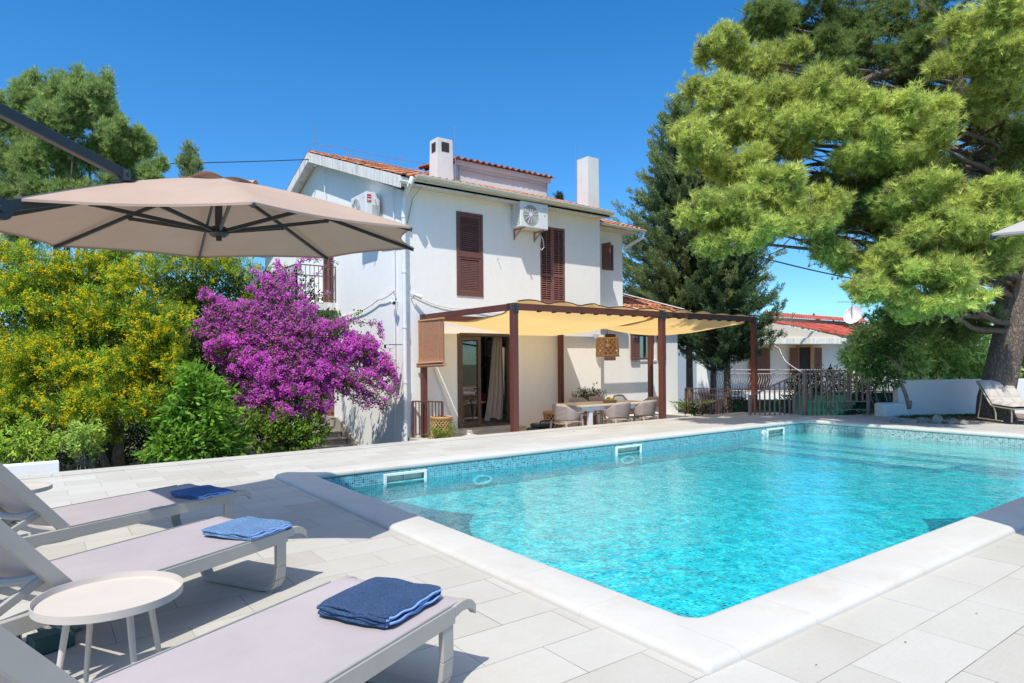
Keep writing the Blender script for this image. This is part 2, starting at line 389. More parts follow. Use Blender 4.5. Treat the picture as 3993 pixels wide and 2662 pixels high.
M['blacksteel'] = simple('black_steel_plate', (.03,.032,.035), .5, .1, 30)
M['shutter'] = simple('brown_shutter_paint', (.17,.075,.06), .6, .2, 14)
M['shutter_red'] = mat_wood('peeling_red_shutter_wood', (.13,.04,.032), (.34,.16,.13), (25,25,3), .75)
M['doorframe'] = simple('bronze_door_frame', (.11,.075,.055), .45, .1, 20)
M['dark'] = simple('dark_interior', (.03,.03,.03), .9, .2, 5)  # near-black, painted in for the shade of unlit rooms and openings
M['interior'] = simple('interior_wall', (.75,.75,.72), .9, .1, 2)
M['glass'] = mat_glass('window_glass', (.6,.66,.66), 1.5, 2.2)
M['glass_dark'] = mat_glass('reflective_window_glass', (.2,.22,.22), 1.5, 3)
M['white_pvc'] = simple('white_plastic', (.78,.78,.77), .4, .04, 5)
M['grey_pvc'] = simple('grey_plastic', (.45,.46,.46), .5, .05, 5)
M['tile'] = mat_rooftile('terracotta_tiles', (.42,.13,.06), (.5,.2,.1), (.58,.29,.17))
M['tile_old'] = mat_rooftile('weathered_terracotta_tiles', (.30,.10,.05), (.42,.15,.08), (.5,.24,.14))
M['tile_red'] = mat_rooftile('bright_red_tiles', (.5,.09,.06), (.56,.12,.08), (.6,.16,.11), .3, .4)
M['sail'] = mat_fabric('ochre_shade_cloth', (.72,.52,.24), 300, .6, tcol=(.95,.62,.24))
M['sail_trim'] = mat_fabric('dark_brown_edge_band', (.08,.04,.03), 300, 0)
M['bamboo'] = mat_wood('bamboo_blind', (.42,.19,.10), (.58,.32,.19), (3,3,90), .7)
M['rattan'] = mat_wood('rattan_cane', (.42,.22,.09), (.62,.38,.18), (20,20,20), .65)
M['canopy'] = mat_fabric('taupe_umbrella_cloth', (.44,.325,.26), 300, .10, tcol=(.6,.36,.22))
M['canopy2'] = mat_fabric('pale_umbrella_cloth', (.55,.5,.45), 300, .25)
M['anthracite'] = simple('anthracite_steel', (.045,.055,.06), .4, .1, 10, metal=.3)
M['lframe'] = simple('taupe_aluminium', (.40,.37,.33), .5, .04, 10)
M['sling'] = mat_fabric('mauve_sling_mesh', (.44,.39,.395), 900, .08, .25, .75)
M['table_cream'] = simple('cream_powder_coat', (.55,.49,.43), .55, .04, 6)
M['towel_dark'] = mat_terry('navy_terry', (.065,.135,.29))
M['towel_light'] = mat_terry('pale_blue_terry', (.22,.40,.74))
M['towel_mid'] = mat_terry('royal_blue_terry', (.12,.24,.52))
M['towel_hem'] = simple('light_blue_hem', (.22,.36,.66), .9, .1, 30)
M['chair'] = simple('taupe_resin', (.42,.33,.28), .55, .05, 6)
M['tabletop'] = simple('sand_table_top', (.55,.48,.38), .4, .04, 6)
M['white_metal'] = simple('white_metal', (.75,.75,.75), .4, .04, 6)
M['black_pl'] = simple('black_plastic', (.03,.032,.032), .4, .2, 10)
M['cyan'] = simple('cyan_ring', (.15,.6,.6), .4, .05, 6)
M['lemon'] = simple('lemon_peel', (.75,.5,.03), .5, .1, 10, 60, .2)
M['curtain'] = mat_fabric('grey_beige_curtain', (.36,.31,.28), 300, .15)
M['steps'] = simple('stone_steps', (.36,.31,.25), .85, .15, 4, 50, .3)
M['woodlt'] = mat_wood('light_wood', (.4,.2,.07), (.55,.3,.12), (10,10,10), .5)
M['doorwood'] = mat_wood('red_brown_door_wood', (.25,.09,.05), (.36,.15,.08), (12,12,1.5), .5)
M['bark_pine'] = mat_bark('pine_bark', (.17,.125,.095), (.30,.24,.2), (10,10,4.5), .06)
M['bark_grey'] = mat_bark('grey_bark', (.22,.17,.13), (.34,.28,.23), (10,10,3), .03)
M['leaf'] = mat_foliage('leaves', .42)
M['needle'] = mat_foliage('needles', .4, .6)
M['petal'] = mat_foliage('petals', .62, .7)
M['grass'] = mat_foliage('grass_blades', .4)
M['cable'] = simple('black_cable', (.03,.035,.045), .6, .05, 6)
M['cable_w'] = simple('white_cable', (.6,.6,.58), .6, .05, 6)
M['green_net'] = mat_fabric('green_screen_net', (.02,.14,.10), 60, .2)
M['cream'] = mat_plaster('cream_render', (.66,.58,.5), .08, .4)
M['nb_white'] = mat_plaster('neighbour_white_render', (.85,.84,.82), .08, .4)
M['cushion'] = mat_fabric('cream_cushion', (.5,.45,.4), 250, 0, .3)
M['stone'] = simple('rubble_stone', (.3,.27,.23), .95, .3, 5, 15, .8, bdist=.03)
M['cone'] = simple('pine_cone', (.1,.07,.05), .9, .3, 30)
M['red'] = simple('red_label', (.5,.02,.03), .5, .05, 6)
M['metal'] = simple('galvanised_steel', (.42,.43,.44), .4, .1, 20, metal=.8)
M['mat'] = simple('coir_doormat', (.4,.22,.1), 1, .2, 40, 200, .5)
M['pot'] = simple('terracotta_pot', (.3,.14,.08), .9, .1, 6)
# ================================================================ setting
def struct(name, mb, mat, **k):
    o = mb.build(name, mat, **k); o['kind'] = 'structure'; return o
g = MB(); g.poly([(-400,-400,-1.08),(400,-400,-1.08),(400,500,-1.08),(-400,500,-1.08)]); struct('ground', g, M['soil'])

PX0, PX1, PY0, PY1 = 2.175, 12.88, 1.645, 7.45         # outer coping rectangle
IX0, IX1, IY0, IY1 = 2.525, 12.53, 1.995, 7.10         # water basin
d = MB()
edge = [(12.88,-5),(14.9,-5),(14.87,1),(14.87,4.16),(14.86,4.92),(14.77,6.31),(15.0,6.8),(14.85,7.26),(14.0,7.9),(14.05,8.3),(14.34,8.85),(13.92,8.97),(13.76,9.33),(12.88,9.33)]
def slab(mb, pts, z1, z0): mb.prism([(x, y, z0) for x, y in pts], (0,0,z1-z0))
for pts in ([(-9,-5),(PX0,-5),(PX0,9.33),(-9,9.33)], [(PX0,-5),(PX1,-5),(PX1,PY0),(PX0,PY0)], [(PX0,PY1),(PX1,PY1),(PX1,9.33),(PX0,9.33)], edge):
    slab(d, pts, 0, -1.1)
struct('pool_deck', d, M['deck'])
d = MB(); d.box(-9, 13.74, 9.015, 9.36, .001, .006)
e = struct('deck_border_strip', d, M['deck'])
d = MB(); d.box(6.72, 16.6, 9.34, 13.6, -1.05, -.40); struct('terrace', d, M['terrace'])
# gravel under the pine: a gently uneven sheet
def gz(x, y): return -.035 + .03*math.sin(x*2.1+y)*math.cos(y*1.7) - max(0, (x-20))*.12
d = MB(); d.grid(lambda u, v: (14.72+u*9, -3+v*10.3, gz(14.72+u*9, -3+v*10.3)), 40, 40)
struct('gravel_bed', d, M['gravel'], smooth=True)

# ---------------------------------------------------------------- pool
pool = empty('swimming_pool', 'long rectangular turquoise pool with rounded pale stone coping', 'pool', (7.5, 4.5, 0))
def ring(o, n=7):
    x0, x1, y0, y1 = PX0+o, PX1-o, PY0+o, PY1-o; r = .03 + .08*o/.35; out = []
    for cx, cy, a0 in ((x1-r, y1-r, 0), (x0+r, y1-r, 90), (x0+r, y0+r, 180), (x1-r, y0+r, 270)):
        for i in range(n+1):
            a = R(a0 + 90*i/n); out.append((cx+r*math.cos(a), cy+r*math.sin(a)))
    return out
prof = [(0,-.05),(0,.012),(.006,.024),(.02,.034),(.045,.04),(.31,.04),(.332,.034),(.345,.02),(.35,.0),(.347,-.018),(.335,-.03),(.28,-.032)]
cp = MB(); rings = [[(x, y, z) for x, y in ring(o)] for o, z in prof]; n = len(rings[0])
for r_ in rings: cp.v += r_
for i in range(len(rings)-1):
    for j in range(n): cp.f.append((i*n+j, i*n+(j+1)%n, (i+1)*n+(j+1)%n, (i+1)*n+j))
cp.build('coping', M['coping'], pool, smooth=True)
def wall_holes(mb, axis, c, u0, u1, z0, z1, holes, depth):
    """flat wall in plane axis=c; holes get reveals running to c+depth"""
    def P(u, z, w=0): return (u, c+w, z) if axis == 'y' else (c+w, u, z)
    us = sorted({u0, u1, *[h[0] for h in holes], *[h[1] for h in holes]}); zs = sorted({z0, z1, *[h[2] for h in holes], *[h[3] for h in holes]})
    for a, b_ in zip(us, us[1:]):
        for e_, f_ in zip(zs, zs[1:]):
            m_ = ((a+b_)/2, (e_+f_)/2)
            if any(h[0] < m_[0] < h[1] and h[2] < m_[1] < h[3] for h in holes): continue
            mb.add([P(a,e_),P(b_,e_),P(b_,f_),P(a,f_)], [(0,1,2,3)])
    for h in holes:
        a, b_, e_, f_ = h[:4]
        for q in (((a,e_),(a,f_)),((b_,e_),(b_,f_)),((a,e_),(b_,e_)),((a,f_),(b_,f_))):
            mb.add([P(*q[0]),P(*q[1]),P(*q[1],depth),P(*q[0],depth)], [(0,1,2,3)])
SK = [(3.36,3.93), (7.19,7.76), (11.2,11.78)]
FZ = -.38
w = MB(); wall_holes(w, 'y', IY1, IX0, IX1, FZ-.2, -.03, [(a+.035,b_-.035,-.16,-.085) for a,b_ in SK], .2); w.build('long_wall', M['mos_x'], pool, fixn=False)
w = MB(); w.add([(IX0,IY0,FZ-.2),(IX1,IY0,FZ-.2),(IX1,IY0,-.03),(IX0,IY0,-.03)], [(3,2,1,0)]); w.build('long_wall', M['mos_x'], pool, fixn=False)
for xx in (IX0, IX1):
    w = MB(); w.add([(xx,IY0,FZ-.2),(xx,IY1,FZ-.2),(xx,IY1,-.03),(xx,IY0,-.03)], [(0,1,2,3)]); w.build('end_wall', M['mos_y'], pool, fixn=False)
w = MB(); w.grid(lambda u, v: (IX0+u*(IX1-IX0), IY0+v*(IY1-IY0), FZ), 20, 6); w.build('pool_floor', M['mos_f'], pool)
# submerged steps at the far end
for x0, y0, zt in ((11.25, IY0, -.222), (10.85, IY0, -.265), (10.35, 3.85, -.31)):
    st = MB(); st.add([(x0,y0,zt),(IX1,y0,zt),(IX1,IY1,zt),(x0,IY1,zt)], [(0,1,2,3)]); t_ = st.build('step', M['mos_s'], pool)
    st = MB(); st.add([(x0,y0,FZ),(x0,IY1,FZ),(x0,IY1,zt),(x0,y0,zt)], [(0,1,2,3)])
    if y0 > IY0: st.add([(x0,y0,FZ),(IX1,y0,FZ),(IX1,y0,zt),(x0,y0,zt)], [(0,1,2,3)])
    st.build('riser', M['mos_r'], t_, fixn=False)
for a, b_ in SK:
    s_ = MB(); t = .035; yo = IY1-.018
    s_.box(a,b_,yo,IY1+.01,-.085,-.055); s_.box(a,b_,yo,IY1+.01,-.178,-.16)
    s_.box(a,a+t,yo-.001,IY1+.01,-.2,-.085); s_.box(b_-t,b_,yo-.001,IY1+.01,-.2,-.085)
    sk = s_.build('skimmer', M['white_pvc'], pool, bevel=.004)
    s_ = MB(); s_.box(a+t,b_-t,IY1+.05,IY1+.06,-.165,-.08); s_.box((a+b_)/2-.005,(a+b_)/2+.005,IY1+.02,IY1+.05,-.165,-.08); s_.build('flap', simple('skimmer_flap', (.6,.6,.47), .6), sk)
s_ = MB(); s_.tube([(11.09,IY1-.03,-.12),(11.09,IY1+.01,-.12)], .055, 20); o = s_.build('inlet', M['white_pvc'], pool, smooth=True)
s_ = MB(); s_.tube([(11.09,IY1-.04,-.12),(11.09,IY1-.025,-.12)], .02, 12); s_.build('nozzle', M['grey_pvc'], o, smooth=True)
for xx in (4.75, 7.45):
    s_ = MB()
    for k in range(24):
        a0, a1 = 2*math.pi*k/24, 2*math.pi*(k+1)/24
        s_.prism([(xx+.15*math.cos(a0),IY1-.02,-.275+.06*math.sin(a0)),(xx+.15*math.cos(a1),IY1-.02,-.275+.06*math.sin(a1)),(xx+.11*math.cos(a1),IY1-.02,-.275+.04*math.sin(a1)),(xx+.11*math.cos(a0),IY1-.02,-.275+.04*math.sin(a0))],(0,.02,0))
    s_.build('underwater_light', M['white_pvc'], pool)
w = MB(); w.grid(lambda u, v: (IX0+u*(IX1-IX0), IY0+v*(IY1-IY0), -.16), 4, 4); wt = struct('pool_water', w, M['water'], fixn=False)

# ================================================================ house
H = empty('house', 'white rendered two storey house with terracotta roof and brown shutters', 'house', (9.6, 16, -.45))
HX0, HX1, HY, FY2 = 6.68, 12.58, 12.95, 13.45
RX, EY, EZ, RY, RZ = 6.36, 12.58, 5.2, 18.15, 7.13
sl = (RZ-EZ)/(RY-EY)
def rz(y): return EZ + sl*(y-EY) if y < RY else RZ - sl*(y-RY)
w = MB()
DOOR = (8.02, 9.53, -.29, 1.91)
wins = [DOOR, (8.0,8.73,2.79,4.74), (10.49,11.33,2.74,4.7)]
wall_holes(w, 'y', HY, HX0, HX1, -.46, 5.12, wins, .16)
gd = (17.13, 17.95, -.42, 1.6); bd = (17.1, 17.86, 2.88, 4.9)
wall_holes(w, 'x', HX0, HY, 23.4, -1.1, 5.0, [gd, bd], .16)
# gable triangle
w.prism([(HX0,HY,5.0),(HX0,23.4,5.0),(HX0,RY,RZ-.16)], (.2,0,0))
w.add([(HX1,HY,-.46),(HX1,FY2,-.46),(HX1,FY2,5.3),(HX1,HY,5.3)], [(0,1,2,3)])
wall_holes(w, 'y', FY2, HX1, 13.97, 2.3, 4.98, [(13.17,13.61,3.84,4.58)], .1)
w.add([(13.97,FY2,2.3),(13.97,20,2.3),(13.97,20,4.98),(13.97,FY2,4.98)], [(0,1,2,3)])
lw = [(13.2,13.68,1.26,2.02), (14.6,15.33,1.27,2.02)]
wall_holes(w, 'y', FY2, HX1, 16.39, -.46, 2.7, lw, .14)
w.add([(16.39,FY2,-.46),(16.39,18,-.46),(16.39,18,2.7),(16.39,FY2,2.7)], [(0,1,2,3)])
w.build('wall', M['plaster'], H)
# floor, ceilings to keep daylight out of the upper storey
w = MB(); w.box(HX0+.25, 13.9, HY+.25, 23.2, 2.25, 2.6); w.box(HX0+.2, 13.9, HY+.3, 23.2, 5.0, 5.1); w.build('floor_slab', M['interior'], H)
# room seen through the sliding door
w = MB(); w.box(7.2,11,HY+.16,16.2,-.34,-.29); w.box(7.2,11,16.2,16.3,-.3,2.2); w.box(7.1,7.2,HY+.16,16.3,-.3,2.2); w.box(11,11.1,HY+.16,16.3,-.3,2.2); w.box(7.1,11.1,HY+.16,16.3,2.2,2.24)
w.box(7.1,8.02,HY+.1,HY+.16,-.3,2.2); w.box(9.53,11.1,HY+.1,HY+.16,-.3,2.2); w.box(8.02,9.53,HY+.16,HY+.2,1.92,2.2)
w.build('room', M['interior'], H)
# stone sill and step under the door
w = MB(); w.box(7.72, 9.75, 12.62, HY+.1, -.46, -.31); w.build('door_step', M['terrace'], H, bevel=.01)

def louvre(name, X0, X1, Z0, Z1, Y, mat, parent, mid=None, stile=.055, axis='y', pitch=.045, depth=.035, tilt=35, centre=False):
    """shutter leaf in plane y=Y (or x=Y), slats tilted"""
    def P(u, z, wv=0): return (u, Y+wv, z) if axis == 'y' else (Y+wv, u, z)
    def bx(mb, u0, u1, z0, z1, w0, w1):
        if axis == 'y': mb.box(u0,u1,Y+w0,Y+w1,z0,z1)
        else: mb.box(Y+w0,Y+w1,u0,u1,z0,z1)
    fr = MB(); bx(fr, X0, X0+stile, Z0, Z1, 0, depth); bx(fr, X1-stile, X1, Z0, Z1, 0, depth)
    bands = [Z0] + (mid or []) + [Z1]
    bx(fr, X0+stile, X1-stile, Z0, Z0+stile*1.2, .001, depth-.001); bx(fr, X0+stile, X1-stile, Z1-stile, Z1, .001, depth-.001)
    for z in (mid or []): bx(fr, X0+stile, X1-stile, z-stile/2, z+stile/2, .001, depth-.001)
    f = fr.build(name, mat, parent)
    s = MB(); spans = []; lo = Z0+stile*1.2
    for z in (mid or []) + [Z1-stile/2]:
        spans.append((lo, z-stile/2)); lo = z+stile/2
    t = R(tilt); hh = pitch*.62
    for a, b_ in spans:
        z = a+pitch*.5
        while z < b_-pitch*.3:
            jit = rnd.uniform(-.06,.06)
            dz, dy = hh*math.sin(t+jit), hh*math.cos(t+jit)*.75
            q = [P(X0+stile,z-dz,depth/2-dy*.6),P(X1-stile,z-dz,depth/2-dy*.6),P(X1-stile,z+dz,depth/2+dy*.6),P(X0+stile,z+dz,depth/2+dy*.6)]
            s.prism(q, (0,0,-.007)); z += pitch
    if centre: bx(s, (X0+X1)/2-.01, (X0+X1)/2+.01, Z0+stile, Z1-stile, -.006, .004)
    s.build('slats', mat, f)
    return f
def backing(x0, x1, z0, z1, Y, axis='y', parent=H):  # dark sheet behind shutters, stands in for the unlit room
    b_ = MB()
    if axis == 'y': b_.box(x0,x1,Y,Y+.01,z0,z1)
    else: b_.box(Y,Y+.01,x0,x1,z0,z1)
    return b_
# left upstairs window
wd = MB(); t = .05
for q in ((8.0,8.05,2.79,4.74),(8.68,8.73,2.79,4.74),(8.05,8.68,2.79,2.85),(8.05,8.68,4.69,4.74),(8.05,8.68,3.7,3.76)): wd.box(q[0],q[1],HY-.02,HY+.05,q[2],q[3])
W1 = wd.build('window', M['shutter'], H); backing(8,8.73,2.79,4.74,HY+.1).build('pane', M['dark'], W1)
louvre('shutter', 8.055,8.675,3.765,4.685,HY-.005,M['shutter'],H,stile=.05,pitch=.048); louvre('shutter', 8.055,8.675,2.855,3.695,HY-.01,M['shutter'],H,stile=.05,pitch=.04,tilt=48)
# right upstairs double shutters, peeling
wd = MB(); wd.box(10.46,11.36,HY-.03,HY+.1,2.69,2.74); W2 = wd.build('window', M['smooth_white'], H); backing(10.49,11.33,2.74,4.7,HY+.12).build('pane', M['dark'], W2)
for a, b_ in ((10.5,10.9),(10.905,11.32)): louvre('shutter', a, b_, 2.75, 4.69, HY+.01, M['shutter_red'], H, mid=[3.45], stile=.05, pitch=.055, tilt=25, centre=True)
# small upstairs window of the set-back part
wd = MB(); wd.box(13.17,13.61,FY2+.09,FY2+.1,3.84,4.58); W3 = wd.build('window', M['dark'], H)
louvre('shutter', 13.19,13.6,3.85,4.57,FY2+.0,M['shutter'],H,stile=.05,pitch=.06,centre=True)
s_ = MB(); s_.box(13.13,13.16,FY2-.34,FY2-.01,3.85,4.57); s_.build('shutter', M['shutter'], H)
# ground floor windows
wd = MB(); wd.box(13.2,13.68,FY2+.12,FY2+.13,1.26,2.02); wd.build('window', M['dark'], H)
louvre('shutter', 13.22,13.67,1.27,2.01,FY2+.01,M['shutter'],H,stile=.05,pitch=.05)
wd = MB()
for q in ((14.6,14.66,1.27,2.02),(15.27,15.33,1.27,2.02),(14.66,15.27,1.27,1.33),(14.66,15.27,1.97,2.02),(14.945,14.985,1.33,1.97)): wd.box(q[0],q[1],FY2+.03,FY2+.1,q[2],q[3])
W5 = wd.build('window', M['doorframe'], H)
p_ = MB(); p_.add([(14.66,FY2+.07,1.33),(15.27,FY2+.07,1.33),(15.27,FY2+.07,1.97),(14.66,FY2+.07,1.97)],[(0,1,2,3)]); p_.build('pane', M['glass_dark'], W5, fixn=False)
p_ = MB(); p_.box(14.55,15.4,FY2-.03,FY2+.05,1.22,1.265); p_.build('sill', M['smooth_white'], W5)
louvre('shutter', 14.22,14.58,1.27,2.02,FY2-.09,M['shutter'],H,stile=.05,pitch=.05,centre=True); louvre('shutter', 15.42,15.78,1.27,2.02,FY2-.06,M['shutter'],H,stile=.05,pitch=.05)
# sliding door
dr = MB(); t = .06; x0,x1,z0,z1 = DOOR
dr.box(x0-.02,x0+.05,HY-.015,HY+.1,z0,z1); dr.box(x1-.05,x1+.02,HY-.015,HY+.1,z0,z1); dr.box(x0+.05,x1-.05,HY-.012,HY+.1,z1-.05,z1+.02); dr.box(x0+.05,x1-.05,HY-.012,HY+.1,z0,z0+.035)
D = dr.build('door', M['doorframe'], H)
lf = MB(); lx0,lx1 = 8.08,8.66
lf.box(lx0,lx0+.075,HY+.01,HY+.06,z0+.04,z1-.06); lf.box(lx1-.075,lx1,HY+.01,HY+.06,z0+.04,z1-.06); lf.box(lx0+.075,lx1-.075,HY+.011,HY+.059,z1-.14,z1-.06); lf.box(lx0+.075,lx1-.075,HY+.011,HY+.059,z0+.04,z0+.13)
lf.build('frame', M['doorframe'], D)
gl = MB(); gl.add([(lx0+.075,HY+.035,z0+.13),(lx1-.075,HY+.035,z0+.13),(lx1-.075,HY+.035,z1-.14),(lx0+.075,HY+.035,z1-.14)],[(0,1,2,3)]); gl.build('pane', M['glass'], D, fixn=False)
hd = MB(); hd.tube([(lx1-.03,HY+.01,.62),(lx1-.03,HY-.04,.62),(lx1-.15,HY-.045,.62)], .01, 8); hd.build('handle', M['blacksteel'], D, smooth=True)
# staircase inside
sr = MB(); a, b_ = Vector((8.5,14.9,.55)), Vector((10.2,14.9,2.15)); sr.bar(a, b_, .05, .07); sr.build('handrail', M['table_cream'], H)
sr = MB(); sr.bar(a-Vector((0,0,.75)), b_-Vector((0,0,.75)), .04, .05)
for k in range(4):
    p = a.lerp(b_, .1+k*.27); sr.bar(p-Vector((0,0,.78)), p, .035, .035, (0,1,0))
    q = a.lerp(b_, .1+k*.27+.135)-Vector((0,0,.38)); pts = []
    for i in range(40):
        tt = i/39*2-1; ang = tt*4.2; rr = .13*(1-abs(tt)*.72)
        pts.append(q+Vector((math.copysign(1,tt)*(.06-rr*math.cos(ang)*.8), 0, tt*.17+rr*math.sin(abs(ang)))))
    sr.tube(pts, .012, 6)
sr.build('balustrade', M['blacksteel'], H)
sr = MB()
for k in range(9): sr.box(8.45+k*.2, 8.75+k*.2, 14.95, 15.9, -.3, -.25+k*.17+.17)
sr.build('staircase', simple('dark_stair', (.12,.12,.12), .6), H)

# ---- balcony on the gable side
bl = MB(); bl.box(5.6,HX0-.001,16.93,19.9,2.66,2.86); BAL = bl.build('balcony', M['stain'], H)
r_ = MB(); zt = 3.82
for (p, q) in (((5.63,16.96),(HX0,16.96)),((5.63,16.96),(5.63,19.85))):
    for z in (2.95, 3.55, zt):
        r_.bar((*p,z),(*q,z), .03 if z < zt else .04, .025)
    L_ = math.dist(p,q); n_ = int(L_/.11)
    for k in range(n_+1):
        x = p[0]+(q[0]-p[0])*k/n_; y = p[1]+(q[1]-p[1])*k/n_
        big = k in (0, n_)
        r_.box(x-(.02 if big else .007),x+(.02 if big else .007),y-(.02 if big else .007),y+(.02 if big else .007),2.86,zt)
r_.build('railing', M['brown_metal'], BAL)
wd = backing(17.1,17.86,2.88,4.9,HX0+.1,'x'); wd.build('door', M['dark'], H)
louvre('shutter', 17.12,17.47,2.9,4.88,HX0-.01,M['shutter_red'],H,stile=.045,axis='x',pitch=.05,tilt=-25); louvre('shutter', 17.48,17.84,2.9,4.88,HX0-.01,M['shutter_red'],H,stile=.045,axis='x',pitch=.05,tilt=-25)
wd = MB(); wd.box(HX0+.03,HX0+.07,17.13,17.95,-.42,1.6); wd.box(HX0-.0,HX0+.08,17.2,17.45,-.1,.6); wd.box(HX0-.0,HX0+.08,17.2,17.45,.8,1.4); wd.build('door', M['doorwood'], H, bevel=.008)

# ---- roof
def tiles(mb, o, uvec, vvec, W, L, pitch=.22, row=.34, amp=.035, lift=.03):
    o, uvec, vvec = Vector(o), Vector(uvec).normalized(), Vector(vvec).normalized(); nrm = uvec.cross(vvec).normalized()
    nu = int(round(W/pitch)); nr = int(round(L/row)); seg = 6; row = L/nr; pitch = W/nu
    for j in range(nr):
        base = len(mb.v)
        for v, lf_ in ((j*row-.02, lift), ((j+1)*row, 0)):
            for i in range(nu*seg+1):
                ph = (i % seg)/seg; h = amp*math.sin(math.pi*min(1, ph*1.55))if ph < .645 else -amp*.25
                p = o+uvec*(i*pitch/seg)+vvec*v+nrm*(h+lf_+ (amp*.1)*math.sin(i*1.3+j*2.1)); mb.v.append(tuple(p))
        for i in range(nu*seg): mb.f.append((base+i, base+i+1, base+nu*seg+2+i, base+nu*seg+1+i))
        # front lip
        b2 = len(mb.v)
        for k_ in (0, 1):
            for i in range(nu*seg+1):
                p = Vector(mb.v[base+i])-nrm*(k_*.03); mb.v.append(tuple(p))
        for i in range(nu*seg): mb.f.append((b2+nu*seg+1+i, b2+nu*seg+2+i, b2+i+1, b2+i))
vs = Vector((0, 1, sl)).normalized(); Lr = math.hypot(RY-EY, RZ-EZ)
rf = MB(); tiles(rf, (RX+.03,EY-.03,EZ+.03), (1,0,0), vs, 12.62-RX, Lr, .2, .34, .03, .022); tiles(rf, (12.62,FY2-.5,5.02), (1,0,0), vs, 1.72, 5.2, .2, .34, .03, .022)
ROOF = rf.build('roof', M['tile'], H, smooth=False)
rf = MB()
for k in range(19): rf.tube([(RX+.05+k*.34,RY,RZ+.015),(RX+.05+k*.34+.37,RY,RZ+.0)], [.1,.085], 10)
rf.build('ridge_tiles', M['tile'], ROOF)
rf = MB(); tiles(rf, (14.3,RY+Lr*math.cos(math.atan(sl)),EZ+.03), (-1,0,0), Vector((0,-1,sl)), 14.3-RX, Lr, .44, .6); rf.build('roof', M['tile'], H)
# roof slab / rake beam along the gable with drip stains
rf = MB(); n_ = 1
for (ya, yb) in ((EY, RY), (23.9, RY)):
    za, zb = rz(ya)+.02, RZ+.02
    rf.prism([(RX,ya,za),(RX,yb,zb),(RX,yb,zb-.26),(RX,ya,za-.26)], (.05,0,0))
    rf.prism([(RX+.05,ya,za-.02),(RX+.05,yb,zb-.02),(RX+.05,yb,zb-.16),(RX+.05,ya,za-.16)], (12.6-RX,0,0))
rf.build('fascia', M['stain'], ROOF)
rf = MB(); rf.box(RX+.02,HX1-.02,EY-.02,HY-.002,5.1,5.14); rf.box(HX1,14.2,FY2-.4,FY2-.002,4.93,4.97); rf.build('soffit', M['soffit'], H)
def gutter(mb, a, b_, r=.065):
    a, b_ = Vector(a), Vector(b_); d_ = (b_-a).normalized(); s = d_.cross(Vector((0,0,1)))
    for p in (0,):
        n = 8; base = len(mb.v)
        for q in (a, b_):
            for i in range(n+1):
                t_ = math.pi*i/n; mb.v.append(tuple(q+s*r*math.cos(t_)-Vector((0,0,r*math.sin(t_)))))
            for i in range(n+1):
                t_ = math.pi*(n-i)/n; mb.v.append(tuple(q+s*(r-.006)*math.cos(t_)-Vector((0,0,(r-.006)*math.sin(t_)))))
        m_ = 2*(n+1)
        for i in range(m_): mb.f.append((base+i, base+(i+1)%m_, base+m_+(i+1)%m_, base+m_+i))
        mb.f.append(tuple(base+i for i in range(m_))); mb.f.append(tuple(base+m_+i for i in reversed(range(m_))))
gt = MB(); gutter(gt, (RX+.35,EY-.09,EZ+.065), (12.62,EY-.09,EZ+.02), .085); gutter(gt, (12.62,FY2-.5,5.03), (14.4,FY2-.5,5.01))
gt.box(RX+.35,12.6,EY-.02,EY+.0,5.1,5.24)
for k in range(7): gt.tube([(7+k*.9,EY-.15,EZ+.02),(7+k*.9,EY-.075,EZ-.05),(7+k*.9,EY+.0,EZ+.02)], .008, 5)
gt.build('gutter', M['soffit'], H)
dp = MB(); dp.tube([(6.64,EY-.075,EZ-.0),(6.6,EY-.075,EZ-.12),(6.62,12.84,4.86),(6.62,12.87,4.7),(6.62,12.87,-.6)], .052, 14)
for z in (4.4,3.2,2.0,.8): dp.cyl((6.62,12.87,z), .062, .05, 14)
dp.build('downpipe', M['white_pvc'], H, smooth=True)
dp = MB(); dp.tube([(14.34,FY2-.5,4.96),(14.34,FY2-.46,4.8),(13.98,FY2-.02,4.5)], .045, 12); dp.build('downpipe', M['white_pvc'], H, smooth=True)
